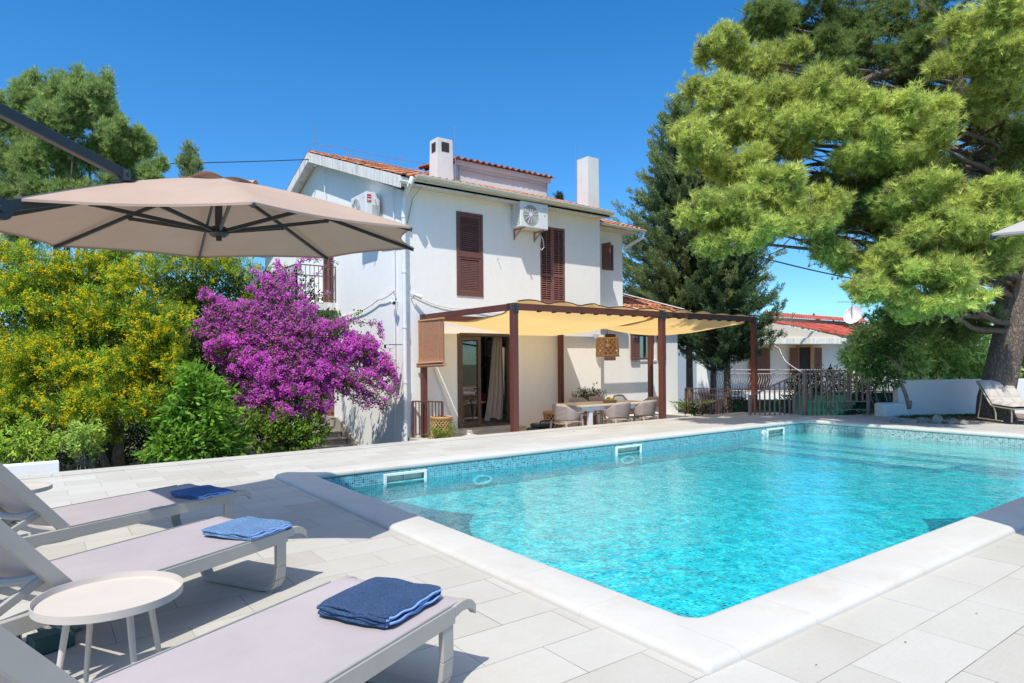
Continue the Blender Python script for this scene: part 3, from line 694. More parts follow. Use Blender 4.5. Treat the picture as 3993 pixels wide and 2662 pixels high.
# dormer block, chimneys
w = MB(); w.box(9.35,12.45,15.0,17.2,5.7,6.62); w.box(9.28,12.52,14.93,15.0,6.52,6.66); DM = w.build('dormer', M['chim'], H)
w = MB(); tiles(w, (9.2,14.86,6.66), (1,0,0), (0,1,.12), 3.4, 2.3, .2, .36, .045); w.build('roof', M['tile_old'], DM)
w = MB(); w.box(9.3,9.36,14.96,17,5.9,6.5); w.tube([(12.4,14.97,5.95),(12.4,14.97,6.9)], .012, 6); w.tube([(9.3,14.95,6.42),(10.4,14.95,6.4),(11.5,14.95,6.43),(12.4,14.95,6.4)], .012, 6); w.build('conductor_wire', M['metal'], DM)
def chimney(x0,x1,y0,y1,z0,z1,hole,taper,peak,rodx,rody,rodz):
    w = MB(); t_ = taper
    v = [(x0,y0,z0),(x1,y0,z0),(x1,y1,z0),(x0,y1,z0),(x0+t_,y0+t_,z1),(x1-t_,y0+t_,z1),(x1-t_,y1-t_,z1),(x0+t_,y1-t_,z1),((x0+x1)/2,(y0+y1)/2,z1+peak)]
    w.add(v, [(0,1,5,4),(1,2,6,5),(2,3,7,6),(3,0,4,7),(4,5,8),(5,6,8),(6,7,8),(7,4,8)])
    c = w.build('chimney', M['chim'], H)
    if hole:
        h_ = MB(); xm = (x0+x1)/2; ym = (y0+y1)/2
        h_.box(xm-.11,xm+.11,y0+t_-.014,y0+t_+.02,z1-.34,z1-.1); h_.box(x0+t_-.014,x0+t_+.02,ym-.1,ym+.1,z1-.34,z1-.1); h_.build('flue_opening', M['dark'], c)  # dark panels on the faces, shade of the holes put into the colour
    r = MB(); r.tube([(rodx,rody,z1-1.1),(rodx,rody,rodz)], .014, 6); r.build('lightning_rod', M['metal'], c)
chimney(8.42,8.9,14.5,14.95,5.7,6.98,True,.025,.03,8.93,14.47,7.38)
chimney(12.17,12.575,12.955,13.4,4.9,6.76,False,.006,.035,12.15,13.42,7.18)
w = MB(); w.tube([(6.5,18.0,7.3),(6.5,18.0,7.95)], .012, 6); w.tube([(7.9,15.5,6.2),(7.9,15.5,6.65)], .012, 6)
w.tube([(6.45,18.1,7.45)]+[(6.6+k*1.1,18.1-k*.02,7.42+.02*(k%2)) for k in range(7)], .008, 5)
for k in range(10): w.tube([(7+k*.6,18.1,7.3),(7+k*.6,18.1,7.46)], .006, 5)
w.tube([(7.02,17.0,6.93),(7.05,12.7,5.4),(7.0,12.45,5.25),(6.85,12.9,4.85),(6.72,12.9,4.3)], .011, 6)
w.build('lightning_rod', M['metal'], H)
# hipped lean-to roof of the low wing
w = MB(); A, B_, T, T2 = Vector((14.0,13.12,2.7)), Vector((16.62,13.12,2.7)), Vector((14.0,15.6,3.62)), Vector((14.5,15.6,3.62))
vv = (T-A).normalized(); n_ = 8
for j in range(n_):
    f0, f1 = j/n_, (j+1)/n_; o0 = A.lerp(T, f0); wdt = (B_.lerp(T2, f0)-o0).length
    tiles(w, o0, (1,0,0), vv, max(.5,round(wdt/.21)*.21), (T-A).length/n_, .21, .4, .04)
w.build('roof', M['tile_old'], H)
w = MB(); w.prism([tuple(B_+Vector((.05,.05,0))),tuple(B_+Vector((.05,3,0))),tuple(T2+Vector((0,.3,0)))], (0,0,-.05)); w.box(13.97,16.62,13.14,13.5,2.6,2.68); w.build('fascia', M['stain'], H)
gt = MB(); gt.tube([(13.98,13.06,2.72),(14.5,13.06,2.68)], .055, 12); gt.tube([(14.5,13.06,2.68),(14.5,13.06,2.58),(14.7,13.3,2.45)], .035, 8); gt.tube([tuple(T2+Vector((.05,0,.1))),tuple(B_+Vector((.02,0,.08))),tuple(B_+Vector((.02,-.02,-.05)))], .016, 6); gt.build('gutter', M['white_pvc'], H, smooth=True)
# entrance steps beside the gable wall
w = MB()
for k,(y0,z) in enumerate(((16.41,-.52),(16.1,-.67),(15.8,-.82),(15.5,-.97))):
    w.box(5.62,6.58,y0,18.4-.001*k,-1.08,z); w.box(5.6,6.6,y0-.02,y0+.05,z-.035,z+.001)
w.box(HX0-.5,HX0,17.05,18.0,-.52,-.42)
w.prism([(6.6,15.3,-1.08),(6.6,15.3,-.85),(6.6,16.7,-.2),(6.6,18.4,-.2),(6.6,18.4,-1.08)], (.075,0,0)); ST = w.build('entrance_steps', M['steps'], loc=(6.1,16.5,-1.08), bevel=.006)
tag(ST, 'worn stone steps climbing along the gable wall to the side door', 'steps')
w = MB(); w.box(5.7,6.1,17.15,17.75,-.519,-.5); o = w.build('doormat', M['mat'], loc=(5.9,17.4,-.52)); tag(o, 'orange brown coir doormat on the top entrance step', 'doormat')
ir = empty('stair_railing', 'black iron railing with curled handrail beside the stone entrance steps', 'railing', (5.56,15.8,-1.0))
w = MB(); pts = [(5.56,16.6,.35),(5.56,15.75,-.12),(5.56,15.62,-.25),(5.56,15.6,-.38),(5.56,15.66,-.42)]; w.tube([(5.56,18.2,.35)]+pts, .028, 10); w.build('handrail', M['blacksteel'], ir, smooth=True)
w = MB()
for k in range(20):
    y = 15.75+k*.125; zt_ = .35 if y > 16.6 else -.12+.47*(y-15.75)/.85
    w.tube([(5.56,y,-1.0),(5.56,y,zt_)], .009, 6)
w.build('balusters', M['blacksteel'], ir)
# ================================================================ pergola
PG = empty('pergola', 'dark brown timber pergola with ochre shade cloth over the dining terrace', 'pergola', (10.7, 11.1, -.40))
PXs = (7.02, 10.98, 14.36); PYf, PYb = 9.43, 12.76
for y in (PYf, PYb):
    for x in PXs:
        w = MB(); w.box(x-.058,x+.058,y-.058,y+.058,-.39,2.18); w.build('post', M['pergola'], PG, bevel=.006)
zb0, zb1 = 2.18, 2.30
for y in (PYf, PYb):
    w = MB(); w.box(PXs[0]-.06,PXs[2]+.06,y-.04,y+.04,zb0,zb1); w.build('beam', M['pergola'], PG, bevel=.006)
for x in PXs:
    w = MB(); w.box(x-.04,x+.04,PYf+.045,PYb-.045,zb0+.002,zb1-.002); w.build('beam', M['pergola'], PG, bevel=.006)
for x in PXs:
    for y in (PYf, PYb):
        w = MB(); s = -1 if y == PYf else 1
        w.box(x-.12,x+.12,y+s*.041,y+s*.046,zb0-.005,zb1+.003) if x == PXs[1] else w.box(x-.065,x+.07,y+s*.041,y+s*.046,zb0-.02,zb1+.003)
        w.box(x-.061,x+.061,y+s*.06,y+s*.064,zb0-.06,zb0-.0)
        if x == PXs[0]: w.box(x-.047,x-.041,y-s*.15,y+s*.04,zb0-.01,zb1+.003)
        o = w.build('bracket', M['blacksteel'], PG)
        if y == PYb: continue
        for bx_ in ((-.09,-.03,.03,.09) if x == PXs[1] else (-.045,.045)):
            for bz in (.03,.09): w = MB(); w.tube([(x+bx_,y+s*.045,zb0+bz),(x+bx_,y+s*.052,zb0+bz)], .007, 6); w.build('bolt', M['metal'], o)
def sail(x0, x1, sag, seed, y1=12.45, rip=0.0):
    def fn(u, v):
        y = PYf-.045+(y1-PYf+.045)*v; x = x0+(x1-x0)*u
        f = abs(math.sin(u*math.pi*5+seed))
        z = zb1+.012 - sag*math.sin(math.pi*min(1,v*1.02))**.9*(.38+.62*math.sin(math.pi*u)) - .12*v**2*math.sin(math.pi*u)
        if v < .03: z = zb1+.012+.06*f*(1 if u < .5 else .6)
        else: z -= .1*min(1, (v-.03)/.1)
        z += .008*math.sin(x*7+y*5)*math.sin(math.pi*v) + .01*math.sin(u*31)*(1-v)*v
        return (x, y, z)
    w = MB(); w.grid(fn, 44, 40)
    o = w.build('shade_cloth', M['sail'], PG, smooth=True)
    s = MB(); s.tube([Vector(fn(i/44, 0)) for i in range(45)], .012, 6); s.build('hem', M['sail_trim'], o)
    s = MB(); s.tube([Vector(fn(1, i/30)) for i in range(2,31)], .01, 6); s.tube([Vector(fn(0, i/30)) for i in range(2,31)], .01, 6); s.tube([Vector(fn(i/44, 1)) for i in range(45)], .01, 6); s.build('hem', M['sail'], o)
sail(7.08, 11.05, .36, .4, 12.76); sail(10.9, 14.42, .30, 1.3, 12.3)
def sail2(u, v):
    x = 10.2+(1.9)*u; y = PYf+.05+2.9*v; return (x, y, zb0-.02-.22*math.sin(math.pi*v)*math.sin(math.pi*u)**.5-.02)
for i in range(20):
    x = 7.6+i*.36
    if x < 14.2:
        w = MB(); w.box(x-.02,x+.02,PYf-.052,PYf+.048,zb0-.02,zb0-.001); w.build('clip', M['sail_trim'], PG)
# roller blind hanging from the side beam
BLN = empty('bamboo_blind', 'reddish brown bamboo roller blind hanging from the left side beam of the pergola', 'blind', (7.0,12.27,1.2))
w = MB()
for k in range(58):
    z = 2.15-k*.0163; off = -.07-.0 - (.03*max(0,(k-48)/10)**2)
    w.tube([(7.0+off,11.73-(.05*max(0,(k-46)/12)**2),z),(7.0+off-.01,12.8,z-.004)], .0092, 6, cap=False)
w.build('slats', M['bamboo'], BLN)
w = MB(); w.tube([(6.9,11.64,1.2),(6.93,12.88,1.17)], .035, 10); w.tube([(6.87,11.66,1.26),(6.9,12.85,1.22)], .02, 8); w.build('roll', M['bamboo'], BLN, smooth=True)
w = MB(); w.tube([(6.92,11.9,2.16),(6.9,11.9,1.2)], .005, 5); w.tube([(6.92,12.6,2.16),(6.9,12.6,1.2)], .005, 5); w.box(6.9,6.96,11.74,12.8,2.145,2.18); w.build('cord', M['rattan'], BLN)

# ---- woven things
def woven(w, c, rad, h, n=14, r=.012, turns=.25, hoops=(0,1)):
    cx, cy, cz = c
    for s_ in (1, -1):
        for k in range(n):
            a0 = 2*math.pi*k/n
            w.tube([(cx+rad(t_)*math.cos(a0+s_*turns*2*math.pi*t_), cy+rad(t_)*math.sin(a0+s_*turns*2*math.pi*t_), cz+h*t_) for t_ in [i/8 for i in range(9)]], r, 5, cap=False)
    for t_ in hoops:
        w.tube([(cx+rad(t_)*math.cos(a), cy+rad(t_)*math.sin(a), cz+h*t_) for a in [2*math.pi*i/28 for i in range(29)]], r*1.5, 6, cap=False)
LS = empty('lampshade', 'woven rattan lampshade hanging under the pergola', 'lampshade', (11.5,11.6,1.36))
w = MB(); woven(w, (11.5,11.6,1.37), lambda t: .275-.03*t**3, .44, 15, .013, .22, (0,.03,.97,1)); w.build('shade', M['rattan'], LS, smooth=True)
w = MB(); w.tube([(11.5,11.6,1.8),(11.5,11.6,2.19)], .006, 6); w.tube([(11.5-.25,11.6,1.81),(11.5+.25,11.6,1.81)], .008, 6); w.build('cord', M['cable'], LS)
w = MB(); w.blob((11.5,11.6,1.62), .05); w.tube([(11.5,11.6,1.66),(11.5,11.6,1.8)], .02, 8); w.build('bulb', M['white_pvc'], LS, smooth=True)
for (x,y,lab,m_,n_) in ((7.17,12.28,'woven bark basket stool behind the brown railing',M['rattan'],18),(9.86,11.75,'honey coloured woven rattan stool left of the dining table',M['rattan'],14)):
    S_ = empty('basket_stool', lab, 'stool', (x,y,-.40))
    w = MB(); woven(w, (x,y,-.39), lambda t: .225-.02*math.sin(math.pi*t), .46, n_, .014, .3, (0,.04,.96,1)); w.build('body', m_, S_, smooth=True)
    w = MB(); w.cyl((x,y,-.39), .17, .44, 20); w.build('core', simple('dark_basket_core', (.12,.06,.03), .9), S_)
# ---- pool robot
RB = empty('pool_robot', 'black pool cleaning robot with a turquoise ring standing by the terrace edge', 'pool robot', (8.66,10.6,-.40)); RB_ = 1
w = MB(); w.box(8.36,8.94,10.45,10.85,-.42,-.12); w.box(8.42,8.88,10.5,10.8,-.12,-.03); w.build('body', M['black_pl'], RB, bevel=.04)
w = MB()
for x in (8.33, 8.9): w.box(x,x+.07,10.4,10.9,-.40,-.2)
w.build('track', M['black_pl'], RB, bevel=.03)
w = MB(); w.tube([(8.48,10.52,-.04),(8.5,10.52,.02),(8.8,10.52,.02),(8.82,10.52,-.04)], .018, 8); w.build('handle', M['black_pl'], RB, smooth=True)
w = MB(); w.tube([(8.6+.05*math.cos(a),10.435,-.2+.065*math.sin(a)) for a in [2*math.pi*i/24 for i in range(25)]], .011, 6); w.build('ring', M['cyan'], RB, smooth=True)

# ---- dining table, chairs
TA = R(-4.8); tc = Vector((10.18, 10.38, -.40))
T = empty('dining_table', 'long sand coloured dining table with white legs under the pergola', 'table', tc, TA)
def rot(mb):  # local shapes for a rotated thing: build with world=False
    return mb
w = MB(); w.box(-1.03,1.03,-.5,.5,.70,.735); w.build('tabletop', M['tabletop'], T, world=False, bevel=.004)
w = MB(); w.box(-.97,.97,-.46,-.39,.62,.70); w.box(-.97,.97,.44,.46,.62,.70); w.box(-.97,-.95,-.39,.44,.62,.70); w.box(.95,.97,-.39,.44,.62,.70); w.build('apron', M['white_metal'], T, world=False)
for x in (-.72, .92):
    for y in (-.4, .4):
        w = MB(); w.box(x-.045,x+.045,y-.045,y+.045,0,.70); w.build('leg', M['white_metal'], T, world=False, bevel=.004)
def resin_chair():
    t = empty('dining_chair', '', 'chair', (0,0,0))
    # faces -x (towards +x is its back)
    w = MB()
    def shell(u, v):
        a = (u*2-1)*1.9; top = .80 - .155*min(1,abs(a)/1.9)**2.2 if abs(a) > .75 else .80-.02*abs(a)
        if abs(a) > .75: top = .785-.155*min(1,(abs(a)-.75)/.75)
        rx, ry = .25+.03*v, .275+.03*v
        x = -.02 + rx*math.cos(a)*1.05; y = ry*math.sin(a)*1.04
        if abs(a) > 1.45: x = -.02+rx*math.cos(1.45)-(abs(a)-1.45)*.5; y = math.copysign(ry*math.sin(1.45)*1.04, a)
        z0 = .45
        lo = .45 if abs(a) < 1.3 else .45+(abs(a)-1.3)*.22
        z = lo+(top-lo)*v
        return (x+.05*v*(math.cos(a) if abs(a)<1.5 else 0), y, z)
    w.grid(shell, 32, 8); s = w.build('shell', M['chair'], t, smooth=True, world=False)
    md = s.modifiers.new('thick', 'SOLIDIFY'); md.thickness = .016; md.offset = 0
    w = MB()
    for k in range(11):
        v = .12+k*.075; w.tube([tuple(Vector(shell(u, v))*1.0+Vector((.011*math.cos((u*2-1)*1.9),.011*math.sin((u*2-1)*1.9),0))) for u in [.28+.44*i/16 for i in range(17)]], .0055, 4, cap=False)
    w.build('ribs', M['chair'], s, world=False)
    w = MB(); w.grid(lambda u,v: (-.28+.5*u, (-.25+.5*v)*(1-.06*u), .43-.012*math.sin(math.pi*v)-.02*u), 8, 8); q = w.build('seat', M['chair'], t, smooth=True, world=False)
    md = q.modifiers.new('thick', 'SOLIDIFY'); md.thickness = .025
    for sx, sy in ((-1,-1),(-1,1),(1,-1),(1,1)):
        w = MB(); w.tube([(sx*.22,sy*.235,.62 if sx<0 else .44),(sx*.235,sy*.25,.40),(sx*.28,sy*.285,0)], [.02,.024,.014], 8); w.build('leg', M['chair'], t, smooth=True, world=False)
    return t
ch0 = resin_chair(); ch0.scale = (.93,.93,1.0); GRP = 'resin armchairs round the dining table'
def tl(x, y):  # table-local to world
    return (tc[0]+x*math.cos(TA)-y*math.sin(TA), tc[1]+x*math.sin(TA)+y*math.cos(TA), -.40)
spots = [(-1.3,-.38,math.pi+.1,'taupe resin armchair at the left head of the dining table beside the rattan stool'),
         (-.1,-.52,-1.5,'taupe resin armchair at the near side just right of the white table leg'),
         (.76,-.40,-1.45,'taupe resin armchair on the near table side closest to the front middle post'),
         (.05,.86,1.5,'taupe resin armchair on the far side behind the left half of the table'),
         (.75,1.0,1.65,'taupe resin armchair on the far side of the table directly behind the fruit bowl'),
         (1.5,.2,.05,'taupe resin armchair at the right head of the dining table')]
for i, (x, y, rz_, lab) in enumerate(spots):
    if i == 0: o = ch0; o.location = tl(x,y); o.rotation_euler = (0,0,rz_+TA); o['label'] = lab; o['group'] = GRP
    else: dup(ch0, tl(x,y), rz_+TA, lab, GRP)
dup(ch0, (11.75,12.3,-.40), 2.4, 'spare taupe resin armchair standing apart against the shaded house wall', GRP)
# wicker chair
WC = empty('wicker_chair', 'grey wicker armchair with a woven open back behind the right part of the table', 'chair', (12.0,11.45,-.40))
w = MB(); arc = [(12.0-.38*math.cos(a), 11.6+.0*a, .05+.0) for a in (0,)]
fr = [(11.66,11.3,-.05),(11.66,11.55,.0),(11.72,11.68,.22),(11.85,11.72,.37),(12.0,11.73,.385),(12.15,11.72,.37),(12.28,11.68,.22),(12.34,11.55,.0),(12.34,11.3,-.05)]
w.tube(fr, .022, 8)
for x in (11.7,12.3):
    w.tube([(x,11.22,-.40),(x,11.25,-.02)], .016, 8); w.tube([(x,11.7,-.40),(x,11.66,.1)], .016, 8)
w.box(11.7,12.3,11.2,11.7,-.06,-.02); w.build('frame', M['chair'], WC, smooth=True)
w = MB()
for k in range(14): z = .0+k*.027; hw = .3 if z < .2 else .3-(z-.2)*.9; w.tube([(12-hw,11.69,z),(12+hw,11.7,z)], .005, 4, cap=False)
for k in range(18): x = 11.74+k*.031; zt_ = .36-abs(x-12)**2*2; w.tube([(x,11.69,0),(x+.02,11.7,zt_)], .004, 4, cap=False)
w.build('weave', M['grey_pvc'], WC)
# fruit bowl and plant on the table
bx_, by_ = 10.38, 10.42
w = MB(); w.lathe([(.07,0),(.13,.03),(.165,.09),(.17,.1),(.155,.092),(.12,.04),(0,.02)], (bx_,by_,.287), 24); o = w.build('fruit_bowl', M['rattan'], loc=(bx_,by_,.287), smooth=True); tag(o, 'woven rattan bowl heaped with lemons on the dining table', 'bowl')
for i,(dx,dy,dz,lab) in enumerate(((-.07,-.03,.09,'lemon at the left of the fruit bowl'),(.0,-.06,.1,'lemon in the middle front of the fruit bowl'),(.075,-.02,.1,'lemon at the right of the fruit bowl'),(.02,.05,.13,'lemon on top of the heap in the fruit bowl'))):
    w = MB(); w.blob((bx_+dx,by_+dy,.287+dz), (.05,.036,.036), 12, 8); o = w.build('lemon', M['lemon'], loc=(bx_+dx,by_+dy,.287+dz), smooth=True); tag(o, lab, 'lemon', 'lemons in the bowl')
# interior things seen through the door
w = MB(); w.tube([(0,0,0)]*2, .01, 4); 
ST2 = empty('wooden_stool', 'round light wooden stool just inside the sliding door', 'stool', (8.98,13.55,-.29))
w = MB(); w.lathe([(0,.0),(.14,.01),(.2,.05),(.2,.09),(0,.09)], (8.98,13.55,.2), 24); w.build('seat', M['woodlt'], ST2, smooth=True)
for a in (0.4,2.5,4.6):
    w = MB(); w.tube([(8.98+.05*math.cos(a),13.55+.05*math.sin(a),.2),(8.98+.14*math.cos(a),13.55+.14*math.sin(a),-.29)], [.025,.02], 8); w.build('leg', M['woodlt'], ST2, smooth=True)
w = MB(); w.box(8.88,9.22,13.45,13.65,.29,.48); o = w.build('toaster', simple('dark_red_toaster', (.1,.02,.015), .25), loc=(9.05,13.55,.29), bevel=.03); tag(o, 'dark red toaster on the wooden stool inside the door', 'toaster')
CT = empty('curtain', 'grey beige curtain gathered at the right of the open sliding door', 'curtain', (9.3,13.12,-.25))
w = MB()
def cur(u, v):
    top, bot = .16, .22; z = 1.86-2.0*v; cx = 9.28-.18*v+(.06*math.sin(v*3)); wd_ = .13+.13*v
    return (cx+(u-.5)*2*wd_, 13.14+.05*math.sin(u*math.pi*7)+.03*math.sin(v*5), z-.04*math.sin(u*9)*v)
w.grid(cur, 60, 20); w.build('cloth', M['curtain'], CT, smooth=True)
w = MB(); w.grid(lambda u,v: (9.43+.045*math.sin(u*math.pi*3)*.3+(u-.5)*.09*(1-v*.8), 13.10+.03*math.sin(u*9), 1.6-1.15*v), 10, 10); w.build('tie', M['white_pvc'], CT, smooth=True)

# ---- air conditioners
def ac(name, lab, loc, rz, front_label):
    t = empty(name, lab, 'air conditioner', loc, rz)   # local: back to +y, front faces -y
    w = MB(); w.box(-.43,.43,-.33,0,0,.62); c = w.build('casing', M['white_metal'], t, world=False, bevel=.015)
    w = MB(); cx, cz, r = -.12, .31, .235
    w.tube([(cx,-.331,cz),(cx,-.338,cz)], r, 36); w.build('fan_recess', simple('fan_dark', (.22,.22,.21), .6), t, world=False)
    w = MB()
    for k in range(10): w.tube([(cx+rr*math.cos(a),-.342,cz+rr*math.sin(a)) for rr in (r*(k+1)/10,) for a in [2*math.pi*i/36 for i in range(37)]], .0025, 4, cap=False)
    for k in range(12): a = 2*math.pi*k/12; w.tube([(cx+.04*math.cos(a),-.343,cz+.04*math.sin(a)),(cx+r*math.cos(a+.12),-.343,cz+r*math.sin(a+.12))], .0045, 4)
    w.tube([(cx,-.34,cz),(cx,-.35,cz)], .045, 16); w.build('fan_grille', M['white_metal'], t, world=False)
    w = MB()
    for k in range(14): w.box(-.434,-.428,-.31,-.03,.06+k*.037,.075+k*.037)
    w.build('side_vents', M['grey_pvc'], t, world=False)
    w = MB()
    for x in (-.33,.3): w.box(x,x+.035,-.36,.10,-.03,-.001); w.box(x,x+.035,.07,.10,-.25,-.031); w.bar((x+.017,-.2,-.03),(x+.017,.07,-.2),.02,.02)
    w.build('bracket', M['rail_metal'], t, world=False)
    w = MB(); 
    if front_label: w.box(.30,.35,-.333,-.331,.33,.345)
    w.box(.26,.39,-.333,-.3305,.5,.505); w.build('badge', M['black_pl'], t, world=False)
    return t
A1 = ac('air_conditioner', 'white air conditioner mounted on the front wall above the right shutters', (9.98,12.86,4.5), 0, True)
w = MB(); w.tube([(10.28,12.8,4.5),(10.31,12.7,4.3),(10.26,12.7,4.1),(10.33,12.7,4.02),(10.41,12.7,4.1),(10.38,12.7,4.3),(10.3,12.8,4.5)], .012, 8); w.build('hose', M['cable_w'], A1, smooth=True)
A2 = ac('air_conditioner', 'white air conditioner with a red label on the gable wall, partly hidden by umbrella', (6.58,14.45,4.55), R(-90), False)
w = MB(); w.box(.432,.436,-.3,-.2,.38,.56); w.build('label', M['red'], A2, world=False)
w = MB(); w.box(.4365,.438,-.29,-.21,.50,.512); w.box(.4365,.438,-.29,-.21,.43,.46); w.box(.4365,.438,-.29,-.24,.40,.41); w.build('lettering', M['white_pvc'], A2, world=False)
w = MB(); w.tube([(.435,-.12,.5),(.47,-.12,.45),(.48,-.1,.3),(.46,-.05,.1)], .014, 6); w.tube([(.435,-.05,.55),(.5,-.03,.4),(.48,-.02,.2),(.45,.06,.0)], .012, 6); w.box(.432,.46,-.18,-.02,.05,.33); w.build('pipes', M['grey_pvc'], A2, world=False, smooth=False)
# ---- cameras, floodlights, cables
def seccam(lab, p, d_):
    t = empty('security_camera', lab, 'camera', p); p = Vector(p); d_ = Vector(d_).normalized()
    w = MB(); w.tube([p, p+d_*.17], .04, 14); w.tube([p+d_*.12,p+d_*.2], .046, 14); w.build('housing', M['white_pvc'], t, smooth=True)
    w = MB(); w.tube([p+d_*.2,p+d_*.204], .036, 14); w.build('lens', M['black_pl'], t)
    w = MB(); w.tube([p+d_*.05, p+Vector((.0,.02,-.08)), p+Vector((0,.1,-.1))] if d_.x > 0 else [p+d_*.05, p+Vector((.08,.0,-.02)), p+Vector((.2,0,-.02))], .014, 8); w.build('mount', M['grey_pvc'], t)
seccam('white bullet camera on the front wall beside the downpipe', (6.82,12.84,2.75), (.8,-.40,-.35)); seccam('white bullet camera on the gable wall left of the downpipe', (6.52,13.3,2.62), (-.15,-.9,-.3))
def flood(lab, p, ax):
    t = empty('floodlight', lab, 'floodlight', p); x,y,z = p
    w = MB()
    if ax == 'x': w.tube([(x+.45,y,z+.06),(x,y,z+.06)], .01, 6); w.box(x-.1,x+.1,y-.05,y+.04,z-.02,z+.06)
    else: w.tube([(x,y+.3,z+.06),(x,y,z+.06)], .01, 6); w.box(x-.16,x-.02,y-.05,y+.03,z-.06,z+.05); w.box(x+.02,x+.16,y-.05,y+.03,z-.06,z+.05)
    w.build('housing', M['black_pl'] if ax == 'x' else M['grey_pvc'], t, bevel=.008)
    w = MB(); w.box(x-.09,x+.09,y-.056,y-.05,z-.015,z+.05); w.blob((x+.02,y-.02,z-.06), .03); w.build('lens', M['white_pvc'], t)
flood('small black floodlight on a bracket on the gable wall beside the bougainvillea', (6.28,12.95,1.58), 'x'); flood('twin grey floodlight on the front wall behind the rattan lampshade', (12.3,12.7,1.9), 'y')
def cable(name, lab, pts, r, mat, sagk=0):
    w = MB(); P = []
    for a, b_ in zip(pts, pts[1:]):
        a, b_ = Vector(a), Vector(b_)
        for i in range(12): t_ = i/12; P.append(a.lerp(b_, t_)-Vector((0,0,sagk*4*t_*(1-t_))))
    P.append(Vector(pts[-1])); w.tube(P, r, 6); o = w.build(name, mat, loc=pts[0], smooth=True); tag(o, lab, 'cable')
pw = at(0, 377, 20)
cable('power_cable', 'thin black power cable running from the left to the gable wall', [tuple(at(-300,372,22)), (6.5,17.9,6.92)], .014, M['cable'], .12)
cable('power_cable', 'black cable slanting down to the neighbouring house roof between the trees', [tuple(at(1640,560,24)), tuple(at(1990,645,30))], .03, M['cable'], .1)
cable('wall_cable', 'white cable drooping along the gable wall from the downpipe to the balcony', [(6.6,13.3,2.85),(6.62,14.2,2.72),(6.62,15.5,2.5),(6.62,16.9,2.5)], .014, M['cable_w'], .04)
cable('wall_cable', 'white cable drooping across the front wall from the camera to the pergola', [(6.72,12.93,2.8),(8.3,12.92,2.5),(10.3,12.92,2.55),(12.3,12.92,2.5)], .008, M['cable_w'], .12)
cable('wall_conduit', 'thin vertical conduit on the gable wall left of the downpipe', [(6.63,13.38,5.2),(6.63,13.38,-.6)], .014, M['white_pvc'])
cable('wall_conduit', 'white conduit from the gable air conditioner down to the downpipe', [(6.62,14.1,4.7),(6.62,14.05,4.0),(6.62,13.0,3.9)], .02, M['white_pvc'])
w = MB(); w.tube([(7.36,12.9,1.114),(7.95,12.9,-.33),(8.1,12.55,-.4)], .02, 8); w.tube([(9.6,12.88,1.85),(9.49,12.88,1.3)], .02, 8); o = w.build('awning_pole', M['white_pvc'], loc=(7.9,12.9,-.4), smooth=True); tag(o, 'white pole leaning against the front wall beside the door step', 'pole')
w = MB(); w.tube([(6.5,18.0,6.75),(6.62,17.6,6.95),(6.66,17.3,6.9)], .03, 8); w.tube([(6.6,17.5,6.85),(6.6,17.5,5.2)], .016, 6); o = w.build('cable_bracket', M['white_pvc'], loc=(6.6,17.6,6.9), smooth=True); tag(o, 'white bracket and conduit high on the gable where the power cable arrives', 'bracket')
w = MB(); w.tube([(9.15,12.945,3.75),(9.15,12.87,3.75),(9.15,12.86,3.71)], .008, 6); o = w.build('wall_hook', M['grey_pvc'], loc=(9.15,12.9,3.75)); tag(o, 'small hook on the front wall right of the left shutter', 'hook')

# ---- brown railing by the terrace
def railing(w, a, b_, z0, z1, z0b, z1b, n, post=.022, bar=.009, top=.02):
    a, b_ = Vector((*a,0)), Vector((*b_,0))
    P = lambda t_, z: a.lerp(b_, t_)+Vector((0,0,z))
    w.bar(P(0,z1),P(1,z1b),top*2,top*1.4); w.bar(P(0,z0+.08),P(1,z0b+.08),top*1.6,top)
    for k in range(n+1):
        t_ = k/n; zz0, zz1 = z0+(z0b-z0)*t_, z1+(z1b-z1)*t_; r = post if k in (0,n) else bar
        p = P(t_, 0); w.box(p.x-r,p.x+r,p.y-r,p.y+r,(zz0 if r == post else zz0+.08),zz1)
def rail_thing(lab, a, b_, z0, z1, n, z0b=None, z1b=None, mat='brown_metal', **k):
    w = MB(); railing(w, a, b_, z0, z1, z0 if z0b is None else z0b, z1 if z1b is None else z1b, n, **k)
    o = w.build('railing', M[mat], loc=(a[0],a[1],z0)); tag(o, lab, 'railing'); return o
rail_thing('short brown railing standing out from the house corner beside the woven stool', (6.8,12.88), (7.18,12.25), -.40, .40, 9)

